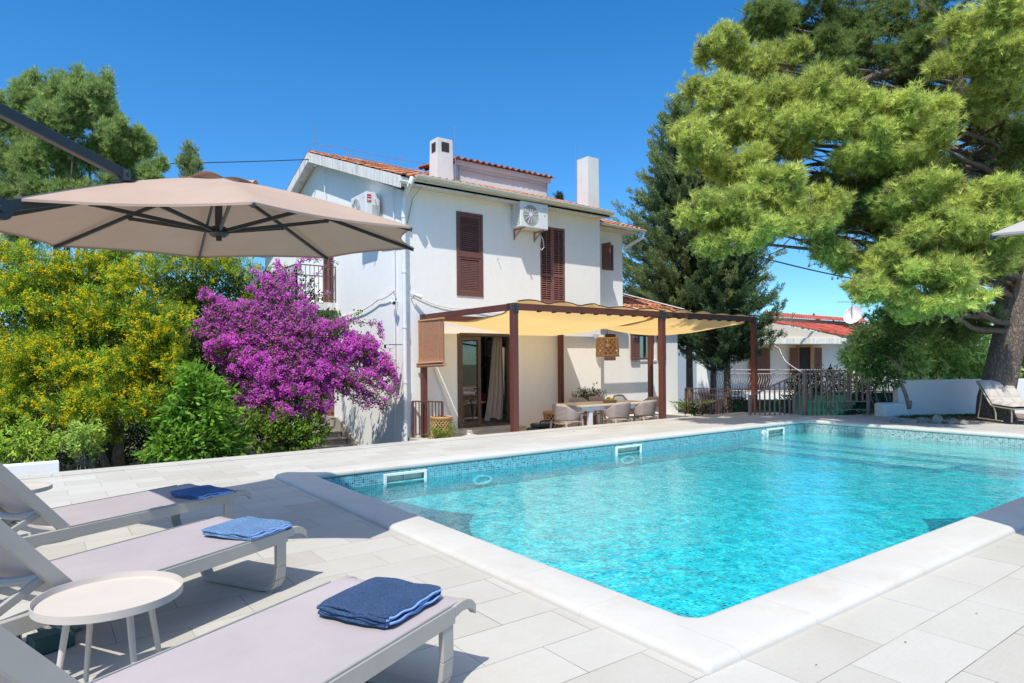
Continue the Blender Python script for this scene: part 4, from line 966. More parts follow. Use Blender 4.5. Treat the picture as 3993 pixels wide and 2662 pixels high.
# ================================================================ sun loungers
def lounger():
    t = empty('sun_lounger', '', 'sun lounger', (0,0,0))
    # local: foot corner of the near rail at origin, body runs to -x, width to +y, top of rails z=.335
    W, L, ZT, hn = .62, 1.95, .335, -1.12
    bk = lambda s, z_=0: Vector((hn-s*math.cos(R(50)), 0, ZT-.015+s*math.sin(R(50))+z_))
    for y in (0, W-.03):
        w = MB(); P = [(-L,0),( 0,0),(.05,.004),(.09,.0),(.125,-.016),(.15,-.04)]
        for (x0,d0),(x1,d1) in zip(P,P[1:]):
            h0 = .065 if x0 < 0 else .045; h1 = .065 if x1 <= 0 else .04
            if x0 >= 0: h0 = .045 if x0 == 0 else .04; h1 = .04
            w.prism([(x0,y,ZT+d0),(x1,y,ZT+d1),(x1,y,ZT+d1-h1),(x0,y,ZT+d0-h0)], (0,.03,0))
        w.build('rail', M['lframe'], t, world=False, bevel=.003)
    for b_ in ((-.03,.01,.03,W-.03,ZT-.05,ZT-.02), (-L,-L+.04,.03,W-.03,ZT-.055,ZT-.01), (hn-.02,hn+.02,.03,W-.03,ZT-.06,ZT-.03)):
        w = MB(); w.box(*b_); w.build('crossbar', M['lframe'], t, world=False)
    # seat sling
    w = MB()
    def sl_(u, v):
        x = hn+.02+( -hn-.02+.14)*u; z = ZT+.004-.012*math.sin(math.pi*v)*(1 if x < 0 else .4)
        if x > .04: z -= ((x-.04)/.1)**2*.035
        return (x, .012+(W-.024)*v, z)
    w.grid(sl_, 40, 12); w.build('sling', M['sling'], t, smooth=True, world=False)
    w = MB()
    for y in (.004, W-.012): w.box(hn,-.02,y,y+.008,ZT,ZT+.008)
    w.build('piping', simple('sling_rail_edge', (.3,.3,.28), .5), t, world=False)
    # backrest
    BLn = .80
    B = MB()
    for y in (.012, W-.042):
        a, b_ = bk(0), bk(BLn)
        B.bar((a.x,y+.015,a.z),(b_.x,y+.015,b_.z), .03, .055, (-math.sin(R(50)),0,-math.cos(R(50))))
    Bk = B.build('backrest', M['lframe'], t, world=False, bevel=.004)
    w = MB(); a = bk(BLn); w.tube([(a.x,.03,a.z),(a.x,W-.03,a.z)], .018, 10); w.build('cross_tube', M['lframe'], Bk, smooth=True, world=False)
    def sup(s_, dpt):   # curved cross tube bowing under the sling
        c = bk(s_); nrm = Vector((math.sin(R(50)),0,math.cos(R(50))))*-1
        return [(c.x+nrm.x*dpt*math.sin(math.pi*i/12)*-1*-1, .03+(W-.06)*i/12, c.z+nrm.z*dpt*math.sin(math.pi*i/12)) for i in range(13)]
    for s_ in (.17,.72): w = MB(); w.tube(sup(s_, .07), .02, 8); w.build('cross_tube', M['lframe'], Bk, smooth=True, world=False)
    w = MB(); w.grid(lambda u, v: tuple(bk(.02+BLn*.985*u)+Vector((-.006*0,.03+(W-.06)*v,.012))-Vector((-math.sin(R(50)),0,-math.cos(R(50))))*(-.03*math.sin(math.pi*v))*-1*0+Vector((math.sin(R(50)),0,math.cos(R(50))))*(-.028*math.sin(math.pi*v))), 20, 12)
    w.build('sling', M['sling'], Bk, smooth=True, world=False)
    for y in (.055, W-.07):
        w = MB(); a = bk(.17); w.bar((a.x,y+.01,a.z-.01),(a.x-.30,y+.01,ZT-.045), .018, .035, (0,0,1)); w.build('strut', M['lframe'], t, world=False, bevel=.004)
        w = MB()
        for k in range(4): w.box(a.x-.36+k*.05,a.x-.34+k*.05,y-.02,y+.035,ZT-.09,ZT-.045)
        w.build('ratchet', M['lframe'], t, world=False)
    # U-shaped flat-bar legs
    for X, nm in ((-.045,'leg'),(-1.62,'leg')):
        w = MB(); pr = [(.014,ZT-.06),(.014,.14),(.022,.07),(.05,.022),(.10,.008),(.16,.006)]
        pts = pr + [(W-p, z) for p, z in reversed(pr)]
        for (ya,za),(yb,zb) in zip(pts,pts[1:]):
            a, b_ = Vector((X,ya,za+.008)), Vector((X,yb,zb+.008)); w.bar(a, b_, .07, .022, (1,0,0) if False else Vector((0,-(b_-a).z,(b_-a).y)).normalized() if (b_-a).length>0 else (0,0,1))
        lg = w.build(nm, M['lframe'], t, smooth=False, world=False, bevel=.003)
        w = MB()
        for y in (.06, W-.1): w.box(X-.03,X+.03,y,y+.04,0,.012)
        w.build('foot', M['lframe'], lg, world=False)
    return t
lg0 = lounger()
LG = [((1.195,4.975), 25.8, 'farthest taupe sun lounger, its foot in umbrella shade under a royal blue towel'),
      ((1.160,3.67), 29, 'middle taupe sun lounger of the row, a pale blue towel at its foot'),
      ((1.300,2.130), 25.5, 'nearest taupe sun lounger in the foreground, a navy towel at its foot')]
for i, ((x,y), a, lab) in enumerate(LG):
    if i == 0: o = lg0; o.location = (x,y,0); o.rotation_euler = (0,0,R(a)); o['label'] = lab; o['group'] = 'sun loungers beside the pool'
    else: dup(lg0, (x,y,0), R(a), lab, 'sun loungers beside the pool')
# towels: folded slab with layered, rounded edges
def towel(name, lab, mat, i, cx, cy, w_, l_, a, layers=4, th=.014):
    (x,y), ang, _ = LG[i]; t_ = R(ang); wx = x+cx*math.cos(t_)-cy*math.sin(t_); wy = y+cx*math.sin(t_)+cy*math.cos(t_)
    t = empty(name, lab, 'towel', (wx,wy,.341), t_+R(a))
    # zigzag-folded cloth: one sheet running back and forth, rounded at the folds, sagging between them
    def mid(k, X, Y):
        e = (abs(2*X/w_))**6; f_ = (abs(2*Y/l_))**6
        return th*(k+.5) + .0035*math.sin(X*17+k*1.3+i)*math.cos(Y*13+k)*(k/layers+.2) + .004*math.sin(Y*31+k*2.1)*e*(k+1)/layers - .006*(e+f_)*(k/layers)
    hw, hl = w_/2, l_/2; rad = .03
    def plan(u, v, k):
        X = (u*2-1); Y = (v*2-1)
        sx = 1+.014*math.sin(Y*5+k*1.9+i)+.01*math.sin(Y*11+k); sy = 1+.016*math.sin(X*4.5+k*2.3+i)+.008*math.sin(X*9+k*3)
        c = (abs(X)**10)*(abs(Y)**10); q = 1-.045*c
        return X*hw*sx*q+(.004*math.sin(k*2.7)), Y*hl*sy*q+.005*math.cos(k*3.1)
    for k in range(layers):
        w = MB(); n = 40
        def fn(u, v, s_):
            # cosine spacing bunches rows at the rim so the edge rolls round
            uu = .5-.5*math.cos(math.pi*u); vv = .5-.5*math.cos(math.pi*v)
            X, Y = plan(uu, vv, k); ex = (1-abs(2*uu-1))*hw; ey = (1-abs(2*vv-1))*hl; e = min(ex, ey); r = th*.62
            h = th*.56*(math.sqrt(max(0, 1-max(0, 1-e/r)**2)) if e < r else 1.)
            return (X, Y, mid(k, X, Y)+s_*h)
        w.grid(lambda u,v: fn(u,v,1), n, n); w.grid(lambda u,v: fn(u,v,-1), n, n, True)
        w.build('fold', mat, t, smooth=True, world=False)
        if k < layers-1:   # rolled joint at alternate ends
            w = MB(); P = []
            for j in range(21):
                v = .03+.94*j/20; X, Y = plan(1, v, k); P.append((X-.003, Y, (mid(k,X,Y)+mid(k+1,X,Y))/2+.001))
            w.tube(P, th*.95, 10); w.build('fold_roll', mat, t, smooth=True, world=False)
        w = MB(); P = []
        for j in range(25):
            u = .02+.96*j/24; X, Y = plan(u, 0, k); P.append((X, Y-.0015, mid(k, X, Y)+.0022*math.sin(j*.9+k)))
        w.tube(P, .0042, 6); w.build('hem', M['towel_hem'], t, smooth=True, world=False)
towel('folded_towel', 'navy blue folded towel on the nearest lounger', M['towel_dark'], 2, -.14, .245, .345, .325, 1, 4, .0118)
towel('folded_towel', 'pale blue folded towel on the middle lounger', M['towel_light'], 1, -.125, .17, .31, .35, 1, 3, .012)
towel('folded_towel', 'royal blue folded towel on the farthest lounger in the umbrella shade', M['towel_mid'], 0, -.165, .135, .27, .35, -6, 3, .010)
# side tables
def side_table():
    t = empty('side_table', '', 'side table', (0,0,0)); r = .245
    w = MB(); w.lathe([(0,.389),(r-.006,.389),(r-.004,.40),(r-.003,.412),(r,.412),(r,.384),(0,.384)], (0,0,0), 56); w.build('tray_top', M['table_cream'], t, smooth=True, world=False)
    for k in range(4):
        a = R(20+90*k); w = MB(); w.tube([(.14*math.cos(a),.14*math.sin(a),.375),(.20*math.cos(a),.20*math.sin(a),0)], [.012,.009], 10); w.build('leg', M['table_cream'], t, smooth=True, world=False)
    return t
s0 = side_table(); s0.location = (.245,2.87,0); s0['label'] = 'round cream side table between the two nearest loungers'; s0['group'] = 'round side tables between the loungers'
dup(s0, (-.10,5.74,0), .3, 'round cream side table beyond the farthest lounger, cut off by its backrest', 'round side tables between the loungers')

# ================================================================ cantilever umbrellas
def umbrella(name, lab, hub, R_, rot0, tilt, zr, mast_k, mat, beam=True, rise=.43):
    hx, hy = hub; t = empty(name, lab, 'umbrella', (hx, hy, 0))
    def corner(k): a = rot0+k*math.pi/4; x, y = R_*math.cos(a), R_*math.sin(a); return Vector((hx+x, hy+y, zr+tilt[0]*x+tilt[1]*y))
    apex = Vector((hx, hy, zr+rise)); c8 = [corner(k) for k in range(8)]
    w = MB()
    for k in range(8):
        A, B_ = c8[k], c8[(k+1)%8]
        def fn(u, v):
            s = .13+.87*u; p = apex.lerp(A.lerp(B_, v), s)
            p.z += -.012*math.sin(math.pi*v)*math.sin(math.pi*s) + .03*math.sin(math.pi*s)       # ribs bow a little, panels sag
            mid = A.lerp(B_, .5); d_ = (Vector((hx,hy,0))-Vector((mid.x,mid.y,0))).normalized(); p += d_*(.085*math.sin(math.pi*v)*s**3)
            return p
        w.grid(fn, 14, 14)
    cn = w.build('canopy', mat, t, smooth=True)
    w = MB()   # valance flap at the rim
    for k in range(8):
        A, B_ = c8[k], c8[(k+1)%8]
        def fn(u, v):
            p = A.lerp(B_, v); mid = A.lerp(B_, .5); d_ = (Vector((hx,hy,0))-Vector((mid.x,mid.y,0))).normalized()
            p += d_*(.085*math.sin(math.pi*v)); p.z -= .014*u; return p
        w.grid(fn, 2, 14)
    w.build('hem', mat, cn, smooth=True)
    w = MB()   # vent cap on top
    for k in range(8):
        A, B_ = c8[k], c8[(k+1)%8]
        def fn(u, v):
            s = .0+.19*u; p = apex.lerp(A.lerp(B_, v), s); p.z = apex.z-.19*rise*.72+.03*(1-u*u)+.0+.042*math.sin(math.pi*v)*u**2*(1 if k%2 else .45)+(p.z-(apex.z-rise*s)); return p
        w.grid(fn, 5, 8)
    vt = w.build('vent', mat, cn, smooth=True)
    w = MB(); w.lathe([(0,.0),(.03,-.004),(.042,-.014),(.042,-.03)], (apex.x,apex.y,apex.z-.012), 20); w.build('finial', M['anthracite'], t, smooth=True)
    for k in range(8):
        a = apex.copy(); a.z -= .03; b_ = c8[k].copy(); b_.z -= .02; m_ = a.lerp(b_, .5); m_.z += .012
        w = MB(); P = [a, m_, b_]
        for p, q in zip(P, P[1:]): w.bar(p, q, .016, .026)
        rb = w.build('rib', M['anthracite'], t)
        w = MB(); q = a.lerp(b_, .52); q.z -= .012; w.bar((hx,hy,zr+.03), q, .016, .026); w.blob(tuple(q), .018, 8, 5); w.build('strut', M['anthracite'], rb)
    w = MB(); w.tube([(hx,hy,zr+rise-.05),(hx,hy,zr+.02)], .026, 14); w.build('hub_pole', M['anthracite'], t, smooth=True)
    w = MB(); w.lathe([(0,0),(.05,0),(.072,.022),(.05,.045),(.05,.07),(0,.07)], (hx,hy,zr+.0), 20); w.tube([(hx,hy,zr+.0),(hx,hy,zr-.03)], .02, 10); w.build('hub', M['anthracite'], t, smooth=True)
    d_ = Vector((c8[mast_k].x-hx, c8[mast_k].y-hy, 0)).normalized(); P = lambda r, z: Vector((hx,hy,z))+d_*r
    sx = zr-2.178
    if beam:
        w = MB(); w.bar(P(.05,2.56+sx), P(1.18,2.175+sx), .04, .045); w.bar(P(1.18,2.175+sx), P(1.60,2.03+sx), .045, .06); w.bar(P(1.6,2.03+sx),P(2.1,1.87+sx),.045,.06); w.build('beam', M['anthracite'], t, bevel=.005)
        s_ = d_.cross(Vector((0,0,1))); w = MB(); w.tube([P(1.6,2.02+sx)-s_*.05,P(1.6,2.02+sx)+s_*.05], .055, 20); w.tube([P(1.6,2.02+sx)-s_*.06,P(1.6,2.02+sx)+s_*.06], .02, 10); w.build('pivot', M['anthracite'], t, smooth=True)
    w = MB(); q = P(.83,2.37+sx); e_ = P(2.12,2.6+sx); w.bar(q+Vector((0,0,.03)), e_, .045, .06); w.build('arm', M['anthracite'], t, bevel=.005)
    w = MB(); w.obox(q-Vector((0,0,.005)), (.05,.16,.01), Matrix.Rotation(math.atan2(d_.y,d_.x)-math.pi/2,3,'Z')@Matrix.Rotation(-.27,3,'X')); w.bar(q-Vector((0,0,.01)), q+Vector((0,0,.055)), .06, .07); s_ = d_.cross(Vector((0,0,1))); w.tube([q+Vector((0,0,.03))-s_*.04, q+Vector((0,0,.03))+s_*.04], .02, 12); w.build('bracket', M['anthracite'], t)
    w = MB(); w.tube([P(2.12,.02),P(2.12,2.64+sx)], .035, 16); w.build('mast', M['anthracite'], t, smooth=True)
    w = MB(); m0 = P(2.12,.03)
    for a in (45,135,225,315):
        v_ = Vector((math.cos(R(a)+math.atan2(d_.y,d_.x)), math.sin(R(a)+math.atan2(d_.y,d_.x)), 0)); w.bar(m0, m0+v_*.5, .06, .05)
    w.build('base', M['anthracite'], t, bevel=.004); return t
umbrella('cantilever_umbrella', 'large taupe cantilever umbrella tilted over the loungers on the left', (1.124,5.074), 1.5, 4.607, (.034,.042), 2.178, 7, M['canopy'])
umbrella('cantilever_umbrella', 'pale umbrella of which only the tip shows at the right edge of the photo', (5.98,.42), 1.5, R(130), (.13,.03), 2.15, 5, M['canopy2'])
bp = Vector((.10,3.52,0))
w = MB(); w.obox((.08,3.56,.04), (.16,.10,.075), Matrix.Rotation(R(15),3,'Z')); o = w.build('green_steel_block', simple('dark_green_steel', (.03,.08,.075), .45, .1, 12, metal=.3), loc=(.08,3.56,0), bevel=.006); tag(o, 'dark green steel block on the paving behind the nearest side table', 'base block')
w = MB(); w.blob((.13,3.75,.05), (.11,.07,.06), 9, 6); o = w.build('rock', M['stone'], loc=(.13,3.75,0)); tag(o, 'brown stone lying on the paving beside the green block', 'stone')

# ================================================================ far right: gate, walls, chair
gate = empty('garden_railing', 'weathered brown railing with a landing panel at the far corner of the pool deck', 'railing', (14.05,7.96,0))
w = MB(); railing(w, (14.05,7.96), (15.10,7.06), .22, 1.0, .22, 1.0, 11, .032, .014, .022); w.bar((14.05,7.96,.12),(15.15,7.02,.12),.025,.02); w.box(14.02,14.08,7.93,7.99,-.02,1.0); w.box(15.07,15.13,7.03,7.09,-.02,1.0); w.build('panel', M['rail_metal'], gate)
w = MB(); railing(w, (14.05,7.96), (13.15,8.75), .05, .98, -.5, .43, 11, .028, .013, .022); w.build('stair_panel', M['rail_metal'], gate)
w = MB(); railing(w, (15.3,7.6), (14.45,8.45), .1, .98, -.55, .4, 12, .025, .012, .02); w.build('stair_panel', M['rail_metal'], gate)
rail_thing('long weathered railing between the low wing and the last pergola post', (16.45,13.2), (15.0,9.9), -.40, .38, 22, z1b=.48, mat='brown_metal', bar=.008)
rail_thing('second low railing standing behind the long weathered one', (17.3,13.6), (15.6,10.6), -.6, .2, 18, mat='brown_metal', bar=.007)
# white garden wall with stepped low block
WL = empty('garden_wall', 'white painted garden wall in dappled shade below the pine', 'wall', (16.2,6.1,0))
a, b_ = Vector((15.5,6.6,0)), Vector((19.6,4.35,0)); dv = (b_-a).normalized()
w = MB(); m_ = Matrix((dv, Vector((-dv.y,dv.x,0)), Vector((0,0,1)))).transposed()
pts = [(0,-.3),(0,.62),(.12,.77),(.3,.78),(4.6,.76),(4.6,-.3)]
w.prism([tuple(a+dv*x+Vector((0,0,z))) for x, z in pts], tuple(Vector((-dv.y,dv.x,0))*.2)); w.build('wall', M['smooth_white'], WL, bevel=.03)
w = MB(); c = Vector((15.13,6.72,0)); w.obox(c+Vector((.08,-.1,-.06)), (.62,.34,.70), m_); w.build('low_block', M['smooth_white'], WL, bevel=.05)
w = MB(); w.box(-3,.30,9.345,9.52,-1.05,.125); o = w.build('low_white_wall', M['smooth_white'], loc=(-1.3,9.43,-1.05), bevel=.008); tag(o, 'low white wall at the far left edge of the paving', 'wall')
# green screened fence
for lab, pts_ in (('green screen fence right of the stair railing', [(15.2,8.9),(20.5,6.2)]), ('green screen fence behind the stair railing below the neighbouring balcony', [(15.6,10.9),(18.5,9.2)])):
    (x0,y0),(x1,y1) = pts_; f_ = empty('green_fence', lab, 'fence', ((x0+x1)/2,(y0+y1)/2,-1.08)); zt_ = .42 if y0 < 10 else .12
    w = MB(); w.add([(x0,y0,-1.05),(x1,y1,-1.05),(x1,y1,zt_-.02),(x0,y0,zt_-.02)], [(0,1,2,3)]); w.build('net', M['green_net'], f_, fixn=False)
    w = MB(); n = 24
    for k in range(n+1):
        x, y = x0+(x1-x0)*k/n, y0+(y1-y0)*k/n; w.box(x-.012,x+.012,y-.03,y-.012,-1.06,zt_)
    w.bar((x0,y0-.02,zt_),(x1,y1-.02,zt_),.02,.02); w.build('bars', simple('dark_green_bars', (.015,.06,.05), .5), f_)
# stones
SG = 'rubble stones at the foot of the white wall'
for i,(dx,dy,rx,lab) in enumerate(((2060,945,.17,'low grey stone left of the sapling foot'),(2118,942,.2,'broad grey stone nearest the sapling at the wall foot'),(2150,938,.2,'tallest pointed rubble stone at the wall foot'),(2185,942,.18,'flat stone right of the tallest rubble stone'),(2215,944,.14,'small flat stone nearest the cushioned chair'))):
    p = at(dx, dy, 12.9-i*.12); w = MB(); w.blob((p[0],p[1],0), (rx,rx*.6,rx*(.55 if i != 2 else .8)), 8, 5)
    w.v = [(x+rnd.uniform(-.03,.03), y+rnd.uniform(-.03,.03), z+rnd.uniform(-.02,.02)) for x,y,z in w.v]
    o = w.build('stone', M['stone'], loc=(p[0],p[1],0)); tag(o, lab, 'stone', SG)
# tufted lounge chair
LC = empty('garden_lounge_chair', 'metal lounge chair with a cream tufted cushion under the pine', 'lounge chair', (15.9,4.6,0))
Wd, Sd = Vector((.85,-.1,0)).normalized(), Vector((-.05,-1,0)).normalized()
Wd = Vector((.804,-.594,0)); Sd = Vector((-.594,-.804,0))
o0 = Vector((15.53,4.86,.36))
def seatp(s, v, h=0):
    # s: 0..0.75 backrest from top to bottom, then seat
    if s < .62: return o0 - Sd*(.42*(.62-s)/.62) + Vector((0,0,.48*(.62-s)/.62-.06)) + Wd*(v*.66) + (Vector((0,0,.5))+Sd*.7)*h
    return o0 + Sd*(s-.62) + Vector((0,0,-.06-.03*math.sin((s-.62)*2))) + Wd*(v*.66) + Vector((0,0,1))*h
w = MB(); NS, NV = 60, 30
def cf(u, v):
    s = u*1.2; q = abs(math.sin(math.pi*v*3))*abs(math.sin(math.pi*s*4.4)); e = min(v,1-v,u,1-u)
    return seatp(s, v, .035+.055*q**.35*min(1,e*12+.2))
w.grid(cf, NS*2, NV*2); w.grid(lambda u,v: seatp(u*1.2, v, .0), 40, 4, True); w.build('cushion', M['cushion'], LC, smooth=True)
w = MB()
for v in (-.02, 1.02): w.tube([seatp(s*1.2/20, v, -.01) for s in range(21)], .014, 8)
for s in (0., .62, 1.2): w.tube([seatp(s,-.02,-.01), seatp(s,1.02,-.01)], .012, 8)
for v in (-.02, 1.02):
    a = seatp(0, v, -.01); w.tube([seatp(.25,v,-.01), seatp(.35,v,-.01)-Sd*.16-Vector((0,0,.35)), Vector((seatp(.62,v).x,seatp(.62,v).y,.015))-Sd*.38, Vector((seatp(.62,v).x,seatp(.62,v).y,.012))-Sd*.1, Vector((seatp(.62,v).x,seatp(.62,v).y,.012))+Sd*.3], .014, 8)
    p = seatp(.68, v, -.01); w.tube([p, Vector((p.x,p.y,.18))+Sd*.05, Vector((p.x,p.y,.012))+Sd*.06], .014, 8); p = seatp(1.15, v, -.01); w.tube([p, Vector((p.x,p.y,.01))], .014, 8)
w.build('frame', simple('beige_tube', (.4,.37,.28), .5, .1, 8, metal=.2), LC, smooth=True)

# ================================================================ neighbouring house (camera-ward frame, 30 m off)
NB = empty('neighbouring_house', 'white neighbouring house with bright red roof and a balcony beyond the pool', 'house', tuple(at(1850,1000,30)))
def A(x, y, D): return tuple(at(x, y, D))
fx = KD
def nbx(x0, y0, x1, y1, D): return [A(x0,y1,D), A(x1,y1,D), A(x1,y0,D), A(x0,y0,D)]
back = tuple(FWD*8)
w = MB(); w.prism(nbx(1600,765,1942,1010,31.0), back); w.build('wall', M['nb_white'], NB)
w = MB(); w.prism(nbx(1942,775,2075,1010,31.2), back); w.build('wall', M['cream'], NB)
w = MB(); w.prism(nbx(1640,776,1945,789,29.2), tuple(FWD*2.4)); w.build('eave_slab', M['stain'], NB)
w = MB(); w.prism([A(1755,738,29.3),A(1920,770,29.3),A(1935,776,29.3),A(1640,776,29.3),A(1640,740,29.3)], tuple(FWD*.3)); w.build('gable', M['cream'], NB)
def tileplane(p00, p10, p11, p01, name, mat, n=60, m_=12):
    p00,p10,p11,p01 = map(Vector,(p00,p10,p11,p01)); nr = (p10-p00).cross(p01-p00).normalized(); nr = nr if nr.z > 0 else -nr
    w = MB(); w.grid(lambda u,v: p00.lerp(p10,u).lerp(p01.lerp(p11,u),v)+nr*(.05*abs(math.sin(math.pi*u*n))+.04*(1-(v*m_)%1)), n*4, m_*3); return w.build(name, mat, NB)
tileplane(A(1757,739,29.4),A(1922,770,29.4),A(2080,781,33),A(2000,752,37),'roof',M['tile_red'],40,16)
w = MB(); w.prism([A(1757,727,32.0),A(1985,741,35.0),A(1985,752,35.0),A(1757,744,32.0)], tuple(FWD*.4)); w.build('upper_wall', simple('pink_render', (.5,.36,.33), .9), NB)
tileplane(A(1757,729,31.6),A(1995,742,34.6),A(1986,735,37.5),A(1752,718,34.5),'roof',M['tile_red'],60,3)
for (x0,x1,cl) in ((1836,1862,0),):
    w = MB(); w.prism(nbx(x0,796,x1+6,905,30.95), tuple(FWD*.1)); dn = w.build('door', M['dark'], NB)
    w = MB(); w.prism(nbx(x0-4,794,x0,905,30.9), tuple(FWD*.1)); w.prism(nbx(x1,794,x1+6,905,30.9), tuple(FWD*.1)); w.prism(nbx(x0,794,x1,797,30.9), tuple(FWD*.1)); w.build('frame', M['woodlt'], dn)
for x0, x1 in ((1815,1836),(1873,1888),(1722,1769)):
    w = MB(); w.prism(nbx(x0,798,x1,905,30.85), tuple(FWD*.06)); s_ = w.build('shutter', M['doorwood'], NB)
    w = MB()
    for k in range(26):
        y = 801+k*4; w.prism(nbx(x0+2,y,x1-2,y+1.6,30.82), tuple(FWD*.03))
    w.build('slats', M['shutter'], s_)
w = MB(); w.prism(nbx(1640,899,1990,905,29.0), tuple(FWD*2)); bal = w.build('balcony', M['cream'], NB)
w = MB(); w.prism(nbx(1640,905,1860,917,28.95), tuple(FWD*.3)); w.build('slab', M['nb_white'], bal)
w = MB()
for y, r in ((849,.025),(858,.02),(898,.02)): w.tube([A(1640,y,29.05),A(1990,y,29.05)], r, 6)
for k in range(62):
    x = 1645+k*5.6; P0 = Vector(A(x,858,29.05)); P1 = Vector(A(x,898,29.05)); s_ = Vector(tuple(RT))
    w.tube([P0.lerp(P1, i/8)+s_*(.07*math.sin(i/8*math.pi*2))+Vector(tuple(FWD))*(-.1*math.sin(math.pi*max(0,i/8-.3)/.7)) for i in range(9)], .014, 4)
w.build('railing', simple('nb_rail', (.38,.34,.33), .6), bal)
w = MB()
for k in range(30):
    x = 1925+k*5; w.tube([A(x,863,31),A(x+1,898,31)], .02, 4)
w.tube([A(1920,862,31),A(2075,862,31)], .03, 5); w.tube([A(1920,898,31),A(2075,898,31)], .03, 5); w.build('railing', M['metal'], NB)
# lower storey with a tiled trim
w = MB(); w.prism(nbx(1640,917,1840,1010,30), tuple(FWD*.5)); w.prism(nbx(1700,908,1880,921,29.6), tuple(FWD*.3)); w.build('lower_wall', M['cream'], NB)
# satellite dish with aerial
SD = empty('satellite_dish', 'white satellite dish with an aerial on the neighbouring red roof', 'satellite dish', A(1957,750,33))
w = MB(); c = Vector(A(1962,725,33)); ax = (Vector(tuple(-RT))*.75-Vector(tuple(FWD))*.5+Vector((0,0,.35))).normalized(); ux = ax.orthogonal().normalized(); uy = ax.cross(ux)
w.grid(lambda u,v: c+(ux*math.cos(2*math.pi*v)+uy*math.sin(2*math.pi*v))*(.48*u)+ax*(.14*u*u), 6, 24); w.build('dish', M['nb_white'], SD, smooth=True)
w = MB(); w.tube([A(1957,745,33),A(1957,692,33)], .02, 6); w.tube([A(1922,693,33),A(1962,694,33)], .012, 5)
for k in range(5): w.tube([Vector(A(1925+k*7,693,33))-Vector(tuple(FWD))*.2, Vector(A(1925+k*7,693,33))+Vector(tuple(FWD))*.2], .008, 4)
w.tube([c, c+ax*.45], .012, 5); w.build('mast', M['metal'], SD)
cable('hanging_rope', 'pale rope hanging from the neighbouring eave to the railing', [A(1762,778,29),A(1790,800,29),A(1805,830,28.6),A(1852,858,28.2)], .018, M['cable_w'], .05)
# ================================================================ vegetation
rg = np.random.default_rng(11)
def unit(a): return a/np.maximum(np.linalg.norm(a, axis=-1, keepdims=True), 1e-9)
def rv(n): return unit(rg.normal(size=(n,3)))
SUNV = np.array([-.406,-.329,.853])
class Fol:
    def __init__(s): s.q = []; s.qc = []; s.t = []; s.tc = []
    def leaves(s, P, D, L, W, col, fold=.25, N=None):
        n = len(P); D = unit(D); S = unit(np.cross(N if N is not None else rv(n), D)) if N is not None else unit(np.cross(D, rv(n))); Nn = np.cross(S, D)
        L = np.broadcast_to(L,(n,))[:,None]; W = np.broadcast_to(W,(n,))[:,None]
        m = P+D*L*.5+Nn*W*fold*.5
        tip = P+D*L-Nn*W*fold*.3
        s.q.append(np.stack([P, m+S*W*.5, tip, m-S*W*.5], 1)); s.qc.append(col)
    def needles(s, P, D, L, W, col):
        n = len(P); D = unit(D); S = unit(np.cross(D, rv(n)))
        L = np.broadcast_to(L,(n,))[:,None]; W = np.broadcast_to(W,(n,))[:,None]
        s.t.append(np.stack([P+S*W*.5, P+D*L, P-S*W*.5], 1)); s.tc.append(col)
    def build(s, name, mat, parent=None, loc=None):
        V, I, tot, Cc = [], [], [], []; b = 0
        for arr, cc, k in ((s.q, s.qc, 4), (s.t, s.tc, 3)):
            if not arr: continue
            a = np.concatenate(arr); c = np.concatenate(cc); n = len(a)
            V.append(a.reshape(-1,3)); I.append(np.arange(n*k)+b); tot.append(np.full(n, k)); Cc.append(np.repeat(c, k, 0)); b += n*k
        V = np.concatenate(V); I = np.concatenate(I); tot = np.concatenate(tot); Cc = np.concatenate(Cc)
        off = ORG.get(parent.name, Vector((0,0,0))) if parent is not None else Vector(loc or (0,0,0))
        V = V-np.array(off)
        me = bpy.data.meshes.new(name); me.vertices.add(len(V)); me.vertices.foreach_set('co', V.astype('f').ravel())
        me.loops.add(len(I)); me.loops.foreach_set('vertex_index', I.astype('i'))
        me.polygons.add(len(tot)); me.polygons.foreach_set('loop_start', np.concatenate([[0], np.cumsum(tot)[:-1]]).astype('i'))
        me.update(calc_edges=True)
        at_ = me.color_attributes.new('tint', 'FLOAT_COLOR', 'POINT')
        at_.data.foreach_set('color', np.concatenate([np.clip(Cc,0,1), np.ones((len(Cc),1))], 1).astype('f').ravel())
        me.materials.append(mat); o = bpy.data.objects.new(name, me); C.objects.link(o)
        if parent is not None: o.parent = parent
        elif loc is not None: o.location = loc
        return o
def tint(n, c, v=.18, hue=.1):
    c = np.array(c); k = 1+rg.normal(0, v, (n,1)); h = rg.normal(0, hue, (n,1))
    return np.clip(c*k*np.concatenate([1+h, np.ones((n,1)), 1-h*.6], 1), .002, .95)
def clump(cx, cy, rx, ry, D, rd=None):
    k = KD/2560.665*D; return (at(cx, cy, D), np.array([rx*k, ry*k, rx*k if rd is None else rd]))
def shell(c, r, n, up=.25, inner=.35):
    """points on/near the surface of an ellipsoid given in camera axes (right, up, forward)"""
    d = rv(n); d[:,1] += up*np.abs(rg.normal(size=n))*.6; d = unit(d); rad = (inner+(1-inner)*rg.random(n)**.4)[:,None]
    q = d*rad*r[None,:]*(1+.18*rg.normal(size=(n,1)))
    P = c+q[:,0:1]*RT+q[:,1:2]*UP+q[:,2:3]*FWD
    Dn = unit(d[:,0:1]*RT+d[:,1:2]*UP+d[:,2:3]*FWD); return P, Dn, rad[:,0]
